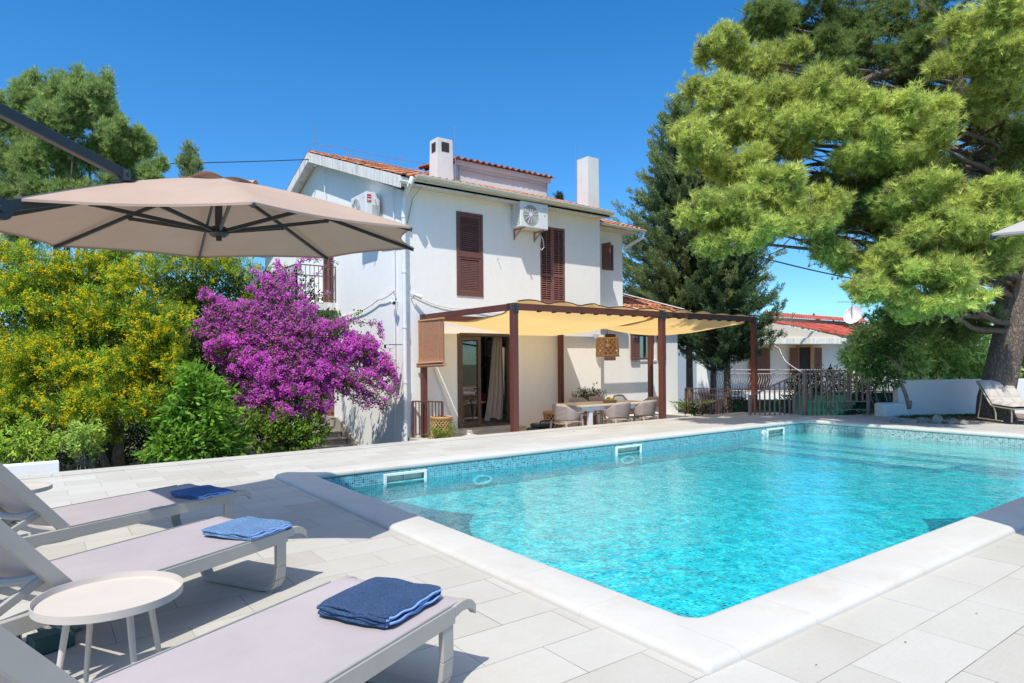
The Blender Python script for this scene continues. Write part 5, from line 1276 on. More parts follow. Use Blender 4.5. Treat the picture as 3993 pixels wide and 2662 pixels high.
def limb(w, pts, r0, r1, wob=.0):
    n = len(pts); pts = [Vector(tuple(p)) for p in pts]; out = []; 
    for i in range(n-1):
        for j in range(6):
            t = j/6; a = pts[max(i-1,0)]; b = pts[i]; c = pts[i+1]; d = pts[min(i+2,n-1)]
            p = .5*((2*b)+(c-a)*t+(2*a-5*b+4*c-d)*t*t+(-a+3*b-3*c+d)*t**3); out.append(p+Vector((rnd.uniform(-wob,wob),)*3))
    out.append(pts[-1]); m = len(out); w.tube(out, [r0+(r1-r0)*(i/(m-1))**.8 for i in range(m)], 8)
def tree(name, label, cat, base, group=None): return empty(name, label, cat, tuple(base), 0, group)

# ---------------------------------------------------------------- big pine
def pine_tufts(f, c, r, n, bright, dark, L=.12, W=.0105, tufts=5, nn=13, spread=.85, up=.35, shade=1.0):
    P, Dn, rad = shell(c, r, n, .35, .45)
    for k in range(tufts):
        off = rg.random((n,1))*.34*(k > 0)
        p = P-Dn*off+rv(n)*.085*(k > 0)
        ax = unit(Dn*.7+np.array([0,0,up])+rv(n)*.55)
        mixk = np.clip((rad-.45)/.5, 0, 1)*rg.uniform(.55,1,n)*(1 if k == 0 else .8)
        col = (np.array(dark)[None]*(1-mixk[:,None])+np.array(bright)[None]*mixk[:,None])*shade  # inner needles and back clumps darkened, crown shade put into the colour
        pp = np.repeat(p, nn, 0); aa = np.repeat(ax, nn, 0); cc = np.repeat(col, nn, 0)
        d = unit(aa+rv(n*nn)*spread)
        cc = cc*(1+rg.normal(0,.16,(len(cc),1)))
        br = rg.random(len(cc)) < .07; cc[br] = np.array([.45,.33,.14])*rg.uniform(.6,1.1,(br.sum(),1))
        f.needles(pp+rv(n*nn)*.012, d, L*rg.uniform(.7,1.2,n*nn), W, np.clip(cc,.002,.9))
PB = np.array([16.26,5.0,-.1])
PT = tree('pine_tree', 'huge pine with thick grey trunk and wide bright green crown on the right', 'tree', PB)
w = MB()
tr = [PB, PB+np.array([-.02,.02,.5]), at(2320,760,13.68), at(2325,640,13.7), at(2345,520,13.75), at(2330,430,13.8), at(2275,330,13.85), at(2215,220,13.9), at(2165,110,13.95), at(2110,0,14), at(2040,-120,14)]
tr = [Vector(tuple(p)) for p in tr]
out = []
for i in range(len(tr)-1):
    for j in range(8):
        t = j/8; a = tr[max(i-1,0)]; b = tr[i]; c = tr[i+1]; d = tr[min(i+2,len(tr)-1)]
        out.append(.5*((2*b)+(c-a)*t+(2*a-5*b+4*c-d)*t*t+(-a+3*b-3*c+d)*t**3))
rad_ = [.40*(1-.0*i) if i < 3 else .345-.0034*(i-3) for i in range(len(out))]
rad_ = [.38,.355,.34,.335]+[max(.08, .33-.0037*(i-4)) for i in range(4, len(out))]
w.tube(out, rad_, 28)
w.v = [tuple(Vector(v)+Vector((rnd.uniform(-1,1),rnd.uniform(-1,1),0))*.012) for v in w.v]
w.build('trunk', M['bark_pine'], PT, smooth=True)
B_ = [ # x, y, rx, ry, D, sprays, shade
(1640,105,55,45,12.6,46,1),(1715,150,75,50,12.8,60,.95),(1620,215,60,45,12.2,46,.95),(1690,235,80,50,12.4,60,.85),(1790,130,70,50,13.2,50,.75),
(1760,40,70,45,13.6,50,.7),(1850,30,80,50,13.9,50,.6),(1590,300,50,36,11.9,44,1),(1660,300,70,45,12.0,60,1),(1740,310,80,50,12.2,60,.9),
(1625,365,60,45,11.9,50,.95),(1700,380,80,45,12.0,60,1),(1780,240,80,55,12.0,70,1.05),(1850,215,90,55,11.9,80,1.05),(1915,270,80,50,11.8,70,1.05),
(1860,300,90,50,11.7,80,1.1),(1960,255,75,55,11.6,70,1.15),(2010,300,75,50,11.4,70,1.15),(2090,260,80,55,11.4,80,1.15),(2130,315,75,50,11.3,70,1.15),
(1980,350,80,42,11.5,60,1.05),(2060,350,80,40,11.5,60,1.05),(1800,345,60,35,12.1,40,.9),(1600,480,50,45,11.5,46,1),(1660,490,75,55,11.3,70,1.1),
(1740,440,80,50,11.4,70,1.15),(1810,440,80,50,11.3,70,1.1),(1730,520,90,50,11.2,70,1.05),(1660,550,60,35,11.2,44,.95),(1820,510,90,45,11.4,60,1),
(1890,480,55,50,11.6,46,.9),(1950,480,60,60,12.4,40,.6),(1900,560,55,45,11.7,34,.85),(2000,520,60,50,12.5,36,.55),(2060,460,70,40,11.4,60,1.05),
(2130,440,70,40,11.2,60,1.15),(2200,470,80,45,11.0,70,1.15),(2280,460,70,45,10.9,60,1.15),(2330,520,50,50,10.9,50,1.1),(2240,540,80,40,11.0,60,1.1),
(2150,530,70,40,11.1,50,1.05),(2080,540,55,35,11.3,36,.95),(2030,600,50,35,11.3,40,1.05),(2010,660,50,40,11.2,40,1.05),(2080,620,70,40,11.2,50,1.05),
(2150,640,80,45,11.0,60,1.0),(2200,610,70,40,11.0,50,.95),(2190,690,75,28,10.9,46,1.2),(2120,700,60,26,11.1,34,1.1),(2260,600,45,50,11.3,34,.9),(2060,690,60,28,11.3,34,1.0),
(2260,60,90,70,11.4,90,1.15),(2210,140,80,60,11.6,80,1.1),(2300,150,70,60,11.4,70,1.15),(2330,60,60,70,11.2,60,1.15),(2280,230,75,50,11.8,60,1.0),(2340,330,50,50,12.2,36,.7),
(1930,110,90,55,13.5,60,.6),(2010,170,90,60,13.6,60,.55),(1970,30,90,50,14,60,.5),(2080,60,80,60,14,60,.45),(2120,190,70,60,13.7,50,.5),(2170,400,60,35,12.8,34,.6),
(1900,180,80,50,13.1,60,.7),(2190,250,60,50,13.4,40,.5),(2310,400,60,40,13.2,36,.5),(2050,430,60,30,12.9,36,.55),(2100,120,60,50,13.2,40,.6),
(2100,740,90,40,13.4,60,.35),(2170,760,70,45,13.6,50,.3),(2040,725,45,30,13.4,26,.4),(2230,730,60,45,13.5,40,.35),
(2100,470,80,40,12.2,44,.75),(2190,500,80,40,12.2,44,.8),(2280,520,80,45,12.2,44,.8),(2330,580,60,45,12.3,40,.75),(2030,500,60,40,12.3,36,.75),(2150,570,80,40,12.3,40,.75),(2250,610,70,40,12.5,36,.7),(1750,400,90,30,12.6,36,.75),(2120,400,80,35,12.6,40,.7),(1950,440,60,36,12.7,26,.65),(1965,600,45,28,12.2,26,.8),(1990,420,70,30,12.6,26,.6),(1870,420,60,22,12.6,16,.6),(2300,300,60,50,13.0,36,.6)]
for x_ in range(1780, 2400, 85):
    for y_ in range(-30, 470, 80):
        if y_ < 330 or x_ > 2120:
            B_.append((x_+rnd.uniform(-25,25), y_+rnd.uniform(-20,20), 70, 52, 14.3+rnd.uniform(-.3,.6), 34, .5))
f = Fol(); br = MB(); fd = MB()
for i, (x, y, rx, ry, D_, n, sh) in enumerate(B_):
    c, r = clump(x, y, rx, ry, D_, .45+rx*.004)
    for sb in range(7):
        dd_ = rv(1)[0]*r*(.62 if sb else 0); cc_ = c+dd_[0]*RT+dd_[1]*UP+dd_[2]*FWD
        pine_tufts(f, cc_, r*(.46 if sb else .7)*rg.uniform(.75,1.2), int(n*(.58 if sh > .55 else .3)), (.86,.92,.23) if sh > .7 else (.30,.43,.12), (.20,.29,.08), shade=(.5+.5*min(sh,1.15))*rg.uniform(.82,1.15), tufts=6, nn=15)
    # limb from the trunk to the clump
    cands = [p for p in out[16:] if p.z < c[2]+.6] or out[20:24]
    s_ = min(cands, key=lambda p: (p-Vector(tuple(c))).length+abs(p.z-(c[2]-.3))*1.5)
    c_ = Vector(tuple(c)); m1 = s_.lerp(c_, .4)+Vector((rnd.uniform(-.3,.3),rnd.uniform(-.3,.3),rnd.uniform(-.25,.1))); m2 = s_.lerp(c_, .75)+Vector((rnd.uniform(-.2,.2),rnd.uniform(-.2,.2),rnd.uniform(-.2,.05)))
    limb(br, [s_, m1, m2, c_], .075 if D_ < 12 else .055, .012, .008)
    for k in range(7):
        a = m2.lerp(c_, rnd.random()); q = a+Vector((rnd.gauss(0,.35),rnd.gauss(0,.35),rnd.gauss(0,.25))); limb(br, [a, a.lerp(q,.5)+Vector((0,0,rnd.uniform(-.1,.1))), q], .014, .003, .004)
for pts in ([(2290,370,13.7),(2190,395,13.3),(2080,398,12.9),(1980,372,12.7),(1930,385,12.7),(1880,376,12.6),(1810,390,12.3)],
            [(2345,520,13.5),(2240,440,13),(2180,420,12.6),(2120,430,12)],[(2330,600,13.4),(2250,640,12.6),(2170,610,12),(2100,640,11.6)],[(2290,600,13.4),(2200,560,12.5),(2090,570,12),(2040,590,11.8)],
            [(2352,300,13.8),(2300,260,13.2),(2270,200,12.6)],[(2230,260,13.8),(2120,330,13.2),(2000,340,12.6)],[(2170,130,13.9),(2050,160,13.4),(1930,200,12.9),(1800,220,12.6)]):
    limb(br, [at(*p) for p in pts], .10, .03, .01)
# bare wiry twigs that show in the gaps
for (x,y,D_,n,s_) in ((2110,590,11.6,70,60),(1900,400,12.6,60,60),(2180,590,11.3,60,50),(2240,370,13.2,40,60),(2130,150,13.5,40,50),(1870,545,11.8,40,40)):
    for k in range(n):
        a = Vector(tuple(at(x+rnd.gauss(0,s_),y+rnd.gauss(0,s_*.4),D_+rnd.gauss(0,.3)))); q = a+Vector((rnd.gauss(0,.22),rnd.gauss(0,.22),rnd.gauss(0,.16))); br.tube([a, a.lerp(q,.5)+Vector((rnd.gauss(0,.03),0,rnd.gauss(0,.04))), q], [.008,.006,.002], 4, cap=False)
br.build('limbs', M['bark_pine'], PT, smooth=True)
f.build('crown', M['needle'], PT)
for k in range(46):
    b = B_[rnd.randrange(len(B_))]; 
    if b[6] < .8: continue
    w = MB()
    w.blob(tuple(at(b[0]+rnd.uniform(-.7,.7)*b[2], b[1]+rnd.uniform(-.6,.5)*b[3], b[4]-.4)), (.035,.035,.05), 8, 5); w.build('pine_cone', M['cone'], PT)
# dry needles on the gravel
f = Fol(); n = 5000; X = rg.uniform(14.8,20,n); Y_ = rg.uniform(1,6.6,n); f.needles(np.stack([X,Y_,np.array([gz(a,b)+.006 for a,b in zip(X,Y_)])],1), np.stack([rg.normal(size=n),rg.normal(size=n),np.abs(rg.normal(size=n))*.12],1), .09, .006, tint(n,(.34,.2,.1),.3))
o = f.build('pine_litter', M['needle'], loc=(16,4,0)); tag(o, 'dry brown needles scattered on the gravel under the pine', 'pine litter', kind='stuff')

# ---------------------------------------------------------------- generic leafy crown
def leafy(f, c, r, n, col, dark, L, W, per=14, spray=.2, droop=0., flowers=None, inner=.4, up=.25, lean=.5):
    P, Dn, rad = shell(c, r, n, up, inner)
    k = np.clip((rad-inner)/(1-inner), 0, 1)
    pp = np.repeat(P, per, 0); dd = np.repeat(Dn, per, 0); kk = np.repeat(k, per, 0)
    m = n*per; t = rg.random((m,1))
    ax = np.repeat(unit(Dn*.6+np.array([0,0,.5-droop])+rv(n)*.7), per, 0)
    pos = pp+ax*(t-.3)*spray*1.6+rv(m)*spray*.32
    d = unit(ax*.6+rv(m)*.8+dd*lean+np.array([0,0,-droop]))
    cc = np.array(dark)[None]*(1-kk[:,None])+np.array(col)[None]*kk[:,None]  # inner leaves darkened, crown shade put into the tint
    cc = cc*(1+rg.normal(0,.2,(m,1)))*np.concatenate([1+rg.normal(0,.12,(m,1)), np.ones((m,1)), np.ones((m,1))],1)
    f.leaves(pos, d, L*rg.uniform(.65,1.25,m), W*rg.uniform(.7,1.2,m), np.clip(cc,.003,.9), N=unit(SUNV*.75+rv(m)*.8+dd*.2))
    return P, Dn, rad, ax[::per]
def woody(tr, base, tops, r0, mat, name='trunk', r1=.012, mid=.35):
    w = MB(); base = Vector(tuple(base))
    for tp in tops:
        tp = Vector(tuple(tp)); m_ = base.lerp(tp, .5)+Vector((rnd.uniform(-mid,mid),rnd.uniform(-mid,mid),rnd.uniform(0,.2))); limb(w, [base, base.lerp(m_,.5)+Vector((rnd.uniform(-.1,.1),0,.1)), m_, tp], r0, r1, .004)
    return w.build(name, mat, tr, smooth=True)

# yellow flowering trees
def yellow_tree(label, base, cl, n_, fl_=.75):
    t = tree('yellow_flowering_tree', label, 'tree', base, 'yellow flowering trees left of the pool'); f = Fol(); g_ = Fol(); tops = []
    for (x,y,rx,ry,D_,k) in cl:
        c, r = clump(x,y,rx,ry,D_,.5+rx*.004); tops.append(c)
        leafy(f, c, r*.75, int(n_*k*.3), (.07,.13,.02), (.02,.045,.01), .055, .02, per=26, spray=.2)  # dark inner leaves, shade between the lumps put into their colour
        for sb in range(8):
            d0 = rv(1)[0]; d0[2] = -abs(d0[2])*.9; d0 = d0*r*.72; cc_ = c+d0[0]*RT+d0[1]*UP+d0[2]*FWD; r2 = r*rg.uniform(.32,.5); g1 = rg.uniform(.75,1.2)
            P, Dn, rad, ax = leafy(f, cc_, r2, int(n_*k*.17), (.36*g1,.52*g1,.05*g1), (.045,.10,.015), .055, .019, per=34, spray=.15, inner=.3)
            ok = (rad > .7) & (rg.random(len(P)) < fl_*rg.uniform(.5,1.5)) & ((Dn@FWD) < .45); P, Dn, ax = P[ok]+Dn[ok]*.08, Dn[ok], ax[ok]
            m = 20; pp = np.repeat(P, m, 0); aa = np.repeat(ax, m, 0); nn_ = len(pp)
            pos = pp+aa*(rg.random((nn_,1))-.3)*.13+rv(nn_)*.028
            g_.leaves(pos, rv(nn_)+np.array([0,0,.3]), .03, .028, tint(nn_,(.95,.70,.02),.08,.05), .1, N=unit(SUNV*.9+rv(nn_)*.8))
    woody(t, base, tops[::2], .11, M['bark_grey'])
    f.build('crown', M['leaf'], t); g_.build('blossom', M['petal'], t); return t
b0 = at(270,1075,10.8); b0[2] = -1.08
yellow_tree('broad yellow blossoming tree filling the left edge behind the small saplings', b0,
 [(30,620,80,60,11.6,1.1),(120,640,80,60,11.4,1.1),(210,640,70,50,11.3,1),(60,720,90,70,11,1.2),(160,740,90,60,10.9,1.2),(250,720,80,60,10.9,1.2),(320,720,60,55,10.8,1),
  (20,840,80,70,10.8,1.1),(120,830,80,60,10.7,1.1),(220,830,80,60,10.6,1.1),(310,820,80,60,10.5,1.2),(70,930,90,50,10.5,1),(180,930,90,50,10.4,1),(290,920,80,50,10.3,1),(380,760,60,50,10.6,1),(400,850,60,50,10.6,.9),(20,990,50,40,10.3,.6),(370,930,50,40,10.3,.7),(240,990,60,30,10.3,.35),(340,660,70,50,11.2,.8),(270,600,50,30,11.5,.6)], 125)
b1 = at(480,1060,15); b1[2] = -1.08
yellow_tree('darker yellow blossoming tree behind the bougainvillea under the umbrella edge', b1,
 [(430,640,80,60,15.0,1),(520,640,75,55,15.0,1),(585,660,50,60,15.1,.8),(470,720,80,60,14.7,1),(550,740,70,60,14.7,1),(420,700,60,55,14.6,.8),(380,610,60,40,15.1,.7),(500,600,70,35,15.2,.7),(450,800,80,60,14.5,.9),(600,740,50,60,15.1,.6)], 120, .5)
# upper blossom reaching over the umbrella
# dark evergreen hedge behind
hd_ = tree('evergreen_hedge', 'dark dense hedge standing behind the yellow blossoming trees', 'hedge', tuple(at(300,1000,14.5)*np.array([1,1,0])+np.array([0,0,-1.08])))
f = Fol()
for x in range(-700, 720, 62):
    for y in (700, 800, 900, 985):
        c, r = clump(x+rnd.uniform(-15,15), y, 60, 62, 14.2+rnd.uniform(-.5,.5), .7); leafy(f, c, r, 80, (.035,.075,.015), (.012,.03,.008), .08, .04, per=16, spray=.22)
for x in range(-60, 520, 70):
    c, r = clump(x, 1040, 60, 40, 11.6+rnd.uniform(-.4,.4), .5); leafy(f, c, r, 60, (.04,.085,.015), (.012,.03,.008), .06, .03, per=16, spray=.18)
f.build('foliage', M['leaf'], hd_)
# ---------------------------------------------------------------- left pine
lp = tree('pine_tree', 'fluffy pale green pine rising above the umbrella at the upper left', 'tree', tuple(at(150,1000,19)*np.array([1,1,0])+np.array([0,0,-1.08])))
f = Fol(); tops = []
CL = [(20,300,60,70),(60,250,45,50),(75,205,20,38),(125,205,40,45),(175,215,30,55),(225,215,30,55),(215,260,55,50),(140,290,80,60),(255,265,25,40),(270,310,35,35),(250,340,60,40),(310,325,35,28),(190,360,90,60),(90,370,80,60),(20,400,60,60),(280,390,60,45),(340,350,22,30),(350,395,35,40),(120,440,90,40),(220,440,80,40),(30,470,60,40),(330,440,50,30),(375,450,22,22),(60,530,70,40),(150,520,70,40)]
for x,y,rx,ry in CL:
    c, r = clump(x,y,rx,ry,18.6+rnd.uniform(-.7,.7),.5); tops.append(c)
    pine_tufts(f, c, r*.8, int(16+rx*ry*.02), (.46,.60,.20), (.12,.2,.06), L=.15, W=.012, tufts=5, nn=10, up=.8, spread=.7)
    for sb in range(5):
     d0 = rv(1)[0]*r*.7; pine_tufts(f, c+d0[0]*RT+d0[1]*UP+d0[2]*FWD, r*np.array([.4,.62,.4]), int(14+rx*ry*.014), (.56,.72,.24), (.10,.18,.055), L=.15, W=.012, tufts=7, nn=12, up=.8, spread=.65)
woody(lp, at(150,1000,19)*np.array([1,1,0])+np.array([0,0,-1.08]), tops[::2], .16, M['bark_pine']); f.build('crown', M['needle'], lp)
lp = tree('pine_tree', 'small young pine top poking up left of the house above the umbrella', 'tree', tuple(at(436,1000,19)*np.array([1,1,0])+np.array([0,0,-1.08])))
f = Fol()
for x,y,rx,ry in ((436,352,11,26),(425,375,16,18),(450,378,16,18),(438,400,24,22),(436,440,30,30),(400,430,26,14)):
    c, r = clump(x,y,rx,ry,19,.3); pine_tufts(f, c, r, 34, (.5,.6,.27), (.12,.2,.08), L=.15, W=.012, tufts=5, nn=12, up=1.0, spread=.6)
woody(lp, at(436,1000,19)*np.array([1,1,0])+np.array([0,0,-1.08]), [at(436,350,19)], .07, M['bark_pine'], mid=.1); f.build('crown', M['needle'], lp)
# ---------------------------------------------------------------- cypress-like conifers
def conifer(label, bx, D_, ztop, zbot, R_, n, seed, group, lean=.0, col=(.38,.48,.19), dark=(.045,.08,.035), ragged=.5):
    base = at(bx,1000,D_); base[2] = -1.08; t = tree('conifer_tree', label, 'tree', base, group); f = Fol(); w = MB(); r_ = random.Random(seed)
    limb(w, [base, base+np.array([.05,.05,ztop*.4]), base+np.array([lean*.5,0,ztop*.75]), base+np.array([lean,0,ztop+.6])], .15, .02)
    P0, D0 = [], []
    for i in range(n):
        h = r_.random()**.9; z = zbot+(ztop-zbot)*h; ln = R_*((1-h)**.75*(1-.35*max(0,.15-h)/.15)+.08)*r_.uniform(1-ragged,1+ragged*.6); a = r_.uniform(0,2*math.pi)
        d = Vector((math.cos(a),math.sin(a),0)); s = Vector((base[0]+lean*h,base[1],z)); e = s+d*ln+Vector((0,0,ln*r_.uniform(.05,.75))); m_ = s.lerp(e,.55)-Vector((0,0,ln*.13))
        w.tube([s,m_,e],[.03,.018,.004],5,cap=False)
        for k in range(int(7+ln*9)):
            q = .18+.82*(k/(7+ln*9))**.8; p = (s.lerp(m_,q/.55) if q < .55 else m_.lerp(e,(q-.55)/.45)); P0.append(tuple(p+Vector((r_.gauss(0,.05+.08*ln/R_*(1-q*.6)),r_.gauss(0,.05+.08*ln/R_*(1-q*.6)),r_.gauss(0,.05))))); dd = (e-m_).normalized(); D0.append((*dd, q))
    P0 = np.array(P0); D0 = np.array(D0); q = D0[:,3]; D0 = D0[:,:3]; nn = 30; N_ = len(P0)
    pp = np.repeat(P0,nn,0); ax = np.repeat(unit(D0+np.array([0,0,.3])+rv(N_)*.5),nn,0); m_ = N_*nn
    pos = pp+ax*(rg.random((m_,1))-.4)*.22+rv(m_)*.05
    kk = np.repeat(np.clip(q,0,1)**1.5*rg.uniform(.5,1,N_),nn)[:,None]
    f.needles(pos, ax+rv(m_)*.75, .085*rg.uniform(.7,1.3,m_), .026, np.clip((np.array(dark)*(1-kk)+np.array(col)*kk)*(1+rg.normal(0,.18,(m_,1))),.003,.9))
    w.build('trunk', M['bark_grey'], t, smooth=True); f.build('crown', M['needle'], t)
G = 'dark conifers behind the house and pergola'
conifer('tall dark green conifer with ragged upswept branches right of the house', 1585, 23.5, 10.6, 1.4, 3.0, 620, 3, G, -.1)
conifer('lower dark conifer between the pergola and the neighbouring house', 1672, 21.5, 6.4, .9, 1.75, 230, 5, G, .0, (.13,.24,.11))
conifer('slim dark conifer mostly hidden behind the big pine crown', 1640, 25.5, 8.6, 1.2, 2.0, 200, 8, G)
ct = tree('conifer_tree', 'tip of a small conifer showing above the house roof beside the right chimney', 'tree', (17.5,22.5,-1.08)); f = Fol()
c, r = clump(1285,455,9,12,26,.2); pine_tufts(f, c, r, 40, (.07,.12,.05), (.03,.05,.02), L=.14, W=.02, tufts=3, nn=10); w = MB(); w.tube([(17.5,22.5,-1.08), tuple(c)], [.12,.02], 8); w.build('trunk', M['bark_grey'], ct); f.build('crown', M['needle'], ct)
# ---------------------------------------------------------------- citrus shrub
def shrub(name, label, cat, base, cl, col, dark, L, W, n, per, tr=.03, droop=.2, stems=None, spray=.17, group=None, mat='leaf', flowers=None):
    t = tree(name, label, cat, base, group); f = Fol(); tops = []
    for (x,y,rx,ry,D_) in cl:
        c, r = clump(x,y,rx,ry,D_,.12+rx*.0065); tops.append(c)
        P, Dn, rad, ax = leafy(f, c, r, n, col, dark, L, W, per=per, spray=spray, droop=droop)
        if flowers:
            ok = (rad > .6) & (rg.random(len(P)) < flowers[1]); P = P[ok]+Dn[ok]*.05; m = 7; pp = np.repeat(P,m,0); f.leaves(pp+rv(len(pp))*.03, rv(len(pp)), .04, .035, tint(len(pp),flowers[0],.08,.02), .1)
    woody(t, base, tops, tr, M['bark_grey'], 'stem', .006, .12); f.build('foliage', M[mat], t); return t
def gb(x, D_, z=-1.08, y=1000): p = at(x,y,D_); p[2] = z; return p
shrub('citrus_bush', 'glossy bright green citrus bush in front of the bougainvillea', 'bush', gb(470,9.7),
  [(415,1015,36,30,9.5),(460,935,34,42,9.7),(448,880,24,26,9.8),(492,970,32,38,9.8),(520,1015,30,28,10),(465,1025,40,30,9.5),(410,965,24,34,9.6),(490,905,22,26,10.1),(390,1035,25,22,9.4)], (.22,.42,.05), (.015,.04,.008), .115, .046, 58, 11)
shrub('small_tree', 'small bushy sapling with drooping leaves above the low white wall', 'sapling', gb(60,9.0), [(35,1000,30,30,9),(75,1015,30,32,9),(60,985,24,20,9.1),(95,1035,18,20,8.9),(15,1030,20,22,9)], (.42,.60,.07), (.08,.15,.02), .075, .024, 30, 11, .02, .6, spray=.12)
shrub('small_tree', 'thin staked sapling with pale leaves at the paving edge', 'sapling', gb(192,8.7), [(190,1010,28,22,8.7),(180,990,18,14,8.7),(210,995,16,18,8.8),(192,1030,18,14,8.7)], (.48,.64,.12), (.12,.2,.04), .06, .026, 28, 10, .014, .3, spray=.1)
# ---------------------------------------------------------------- bougainvillea
bb = gb(640,13.7); BG = tree('bougainvillea', 'huge magenta bougainvillea in full bloom against the gable wall', 'bougainvillea', bb)
f = Fol(); g_ = Fol(); tops = []
def bract(P, Dn, m, size=.034, sp=.05, col=(.95,.22,.80)):
    pp = np.repeat(P, m, 0); k = len(pp); dd = np.repeat(Dn, m, 0)
    t_ = rg.random((k,1)); c = tint(k, col, .18, .08)*np.repeat(rg.uniform(.65,1.15,(len(P),1)), m, 0)
    g_.leaves(pp+rv(k)*sp+dd*.02, rv(k)+dd*.5, size*rg.uniform(.75,1.2,k), size*.85, np.clip(c,0,.98), .35, N=unit(SUNV*.9+rv(k)*.7+dd*.3))
BC = [(660,800,60,40,13.6),(720,780,55,40,13.8),(590,770,45,30,13.4),(640,740,40,30,13.6),(620,690,28,28,13.8),(780,800,55,40,13.9),(830,810,42,38,14),(868,845,30,34,14),(700,850,60,40,13.4),(630,850,50,40,13.2),(570,830,45,30,13.1),(780,870,45,34,13.6),(680,905,50,34,13.2),(600,900,40,32,13.0),(730,925,40,30,13.3),(640,950,38,26,13.0),(520,790,36,20,13.1),(760,740,34,22,14)]
for (x,y,rx,ry,D_) in BC:
    c, r = clump(x,y,rx,ry,D_,.25+rx*.005); tops.append(c)
    leafy(f, c, r*.85, int(20+rx*ry*.02), (.10,.19,.03), (.012,.03,.008), .06, .04, per=9, spray=.12)
    for sb in range(6):
        d0 = rv(1)[0]; d0[2] = -abs(d0[2])*.8; d0 = d0*r*.7; cc_ = c+d0[0]*RT+d0[1]*UP+d0[2]*FWD; r2 = r*rg.uniform(.35,.55)
        P, Dn, rad = shell(cc_, r2, int(10+rx*ry*.012), .3, .5); ok = rg.random(len(P)) < (.72 if y < 900 else .55); bract(P[ok], Dn[ok], 17, .044, .055)
for (x,y,rx,ry,D_) in ((600,1000,50,34,12.7),(670,1010,50,34,12.9),(720,990,30,30,13.2),(560,980,36,34,12.6),(640,970,40,26,12.8)):
    c, r = clump(x,y,rx,ry,D_,.4); leafy(f, c, r, 60, (.22,.36,.05), (.03,.07,.015), .085, .05, per=10, spray=.14)
def arch(pts, n, leafonly=.3, D_=None, wd=.04):
    P = [Vector(tuple(at(p[0],p[1],p[2]*1.07))) for p in pts]; w.tube(P, [.014]+[.009]*(len(P)-2)+[.003], 5, cap=False)
    for k in range(n):
        t_ = k/n*(len(P)-1); i = min(int(t_), len(P)-2); p = P[i].lerp(P[i+1], t_-i); q = np.array([tuple(p)])+rg.normal(0,wd*(1.15-t_/(len(P)-1)*.6),(1,3))
        if rnd.random() > leafonly: bract(q, np.array([[0,0,1.]]), 13, .042, .05)
        m_ = 3; f.leaves(np.repeat(q,m_,0)+rv(m_)*.05, rv(m_)+np.array([0,0,-.3]), .055, .038, tint(m_,(.14,.25,.04),.2))
w = MB()
for pts, n, lo in (([(700,800,12.8),(620,700,12.8),(540,700,12.5),(460,680,12.4)],50,.05),([(640,780,12.8),(520,770,12.4),(430,765,12.2)],55,.05),([(600,900,12.3),(570,960,12),(530,1005,11.9)],40,.05),
    ([(760,800,12.8),(790,735,13),(830,740,13.1),(872,745,13.2),(880,780,13.2)],46,.45),([(790,790,12.9),(800,740,13),(820,722,13),(832,715,13)],26,1.0),([(860,840,12.8),(905,850,12.9),(912,890,12.9)],34,.05),([(850,880,12.8),(880,920,12.8),(890,930,12.8)],16,.3),
    ([(650,760,13),(640,660,13.2),(635,625,13.3),(640,600,13.4)],40,.1),([(660,780,13),(690,700,13.6),(720,640,14),(745,610,14.2),(780,600,14.3)],26,.6),([(680,740,13.4),(700,690,13.8),(735,680,14),(765,672,14.2)],18,.6),([(650,700,13.4),(670,640,14),(690,600,14.4),(740,590,14.6)],46,.2),([(640,690,13),(600,640,13),(575,620,13)],24,.2),
    ([(720,850,12.4),(722,900,12.2),(728,940,12.2)],34,.02),([(800,860,12.6),(850,860,12.7),(900,900,12.8)],40,.05),([(560,830,12.3),(500,830,12.2),(470,815,12.1)],36,.05)):
    arch(pts, n, lo)
TIPS = [(428,768),(445,745),(455,678),(485,690),(470,715),(510,745),(575,655),(600,635),(612,648),(640,622),(905,845),(915,872),(908,905),(880,935),(855,940),(895,820),(870,795),(840,770),(800,745),(530,1008),(545,985),(520,940),(500,850),(515,880),(480,800),(740,975),(705,960),(620,1010),(575,1000),(760,935),(800,905),(835,900),(690,700),(730,715),(650,670),(560,700),(530,725)]
for (tx,ty) in TIPS:
    for rep in range(2):
        x0, y0 = 690+rnd.uniform(-60,60), 850+rnd.uniform(-60,50); x1, y1 = tx+rnd.uniform(-12,12)*rep, ty+rnd.uniform(-12,12)*rep
        mx_, my_ = (x0+x1)/2, (y0+y1)/2-rnd.uniform(15,50); D1 = 12.35+max(0,(x1-600))*.0022
        ln = math.hypot(x1-x0, y1-y0); arch([(x0,y0,12.5),((x0+mx_)/2,(y0+my_)/2-10,D1-.1),(mx_,my_,D1),((mx_+x1)/2,(my_+y1)/2-6,D1),(x1,y1,D1)], int(ln*.30), .08, wd=.07)
for tp in tops[::3]: limb(w, [bb, bb*.6+tp*.4+np.array([0,0,.3]), tp], .035, .006, .01)
w.build('stems', M['bark_grey'], BG, smooth=True); f.build('leaves', M['leaf'], BG); g_.build('bracts', M['petal'], BG)
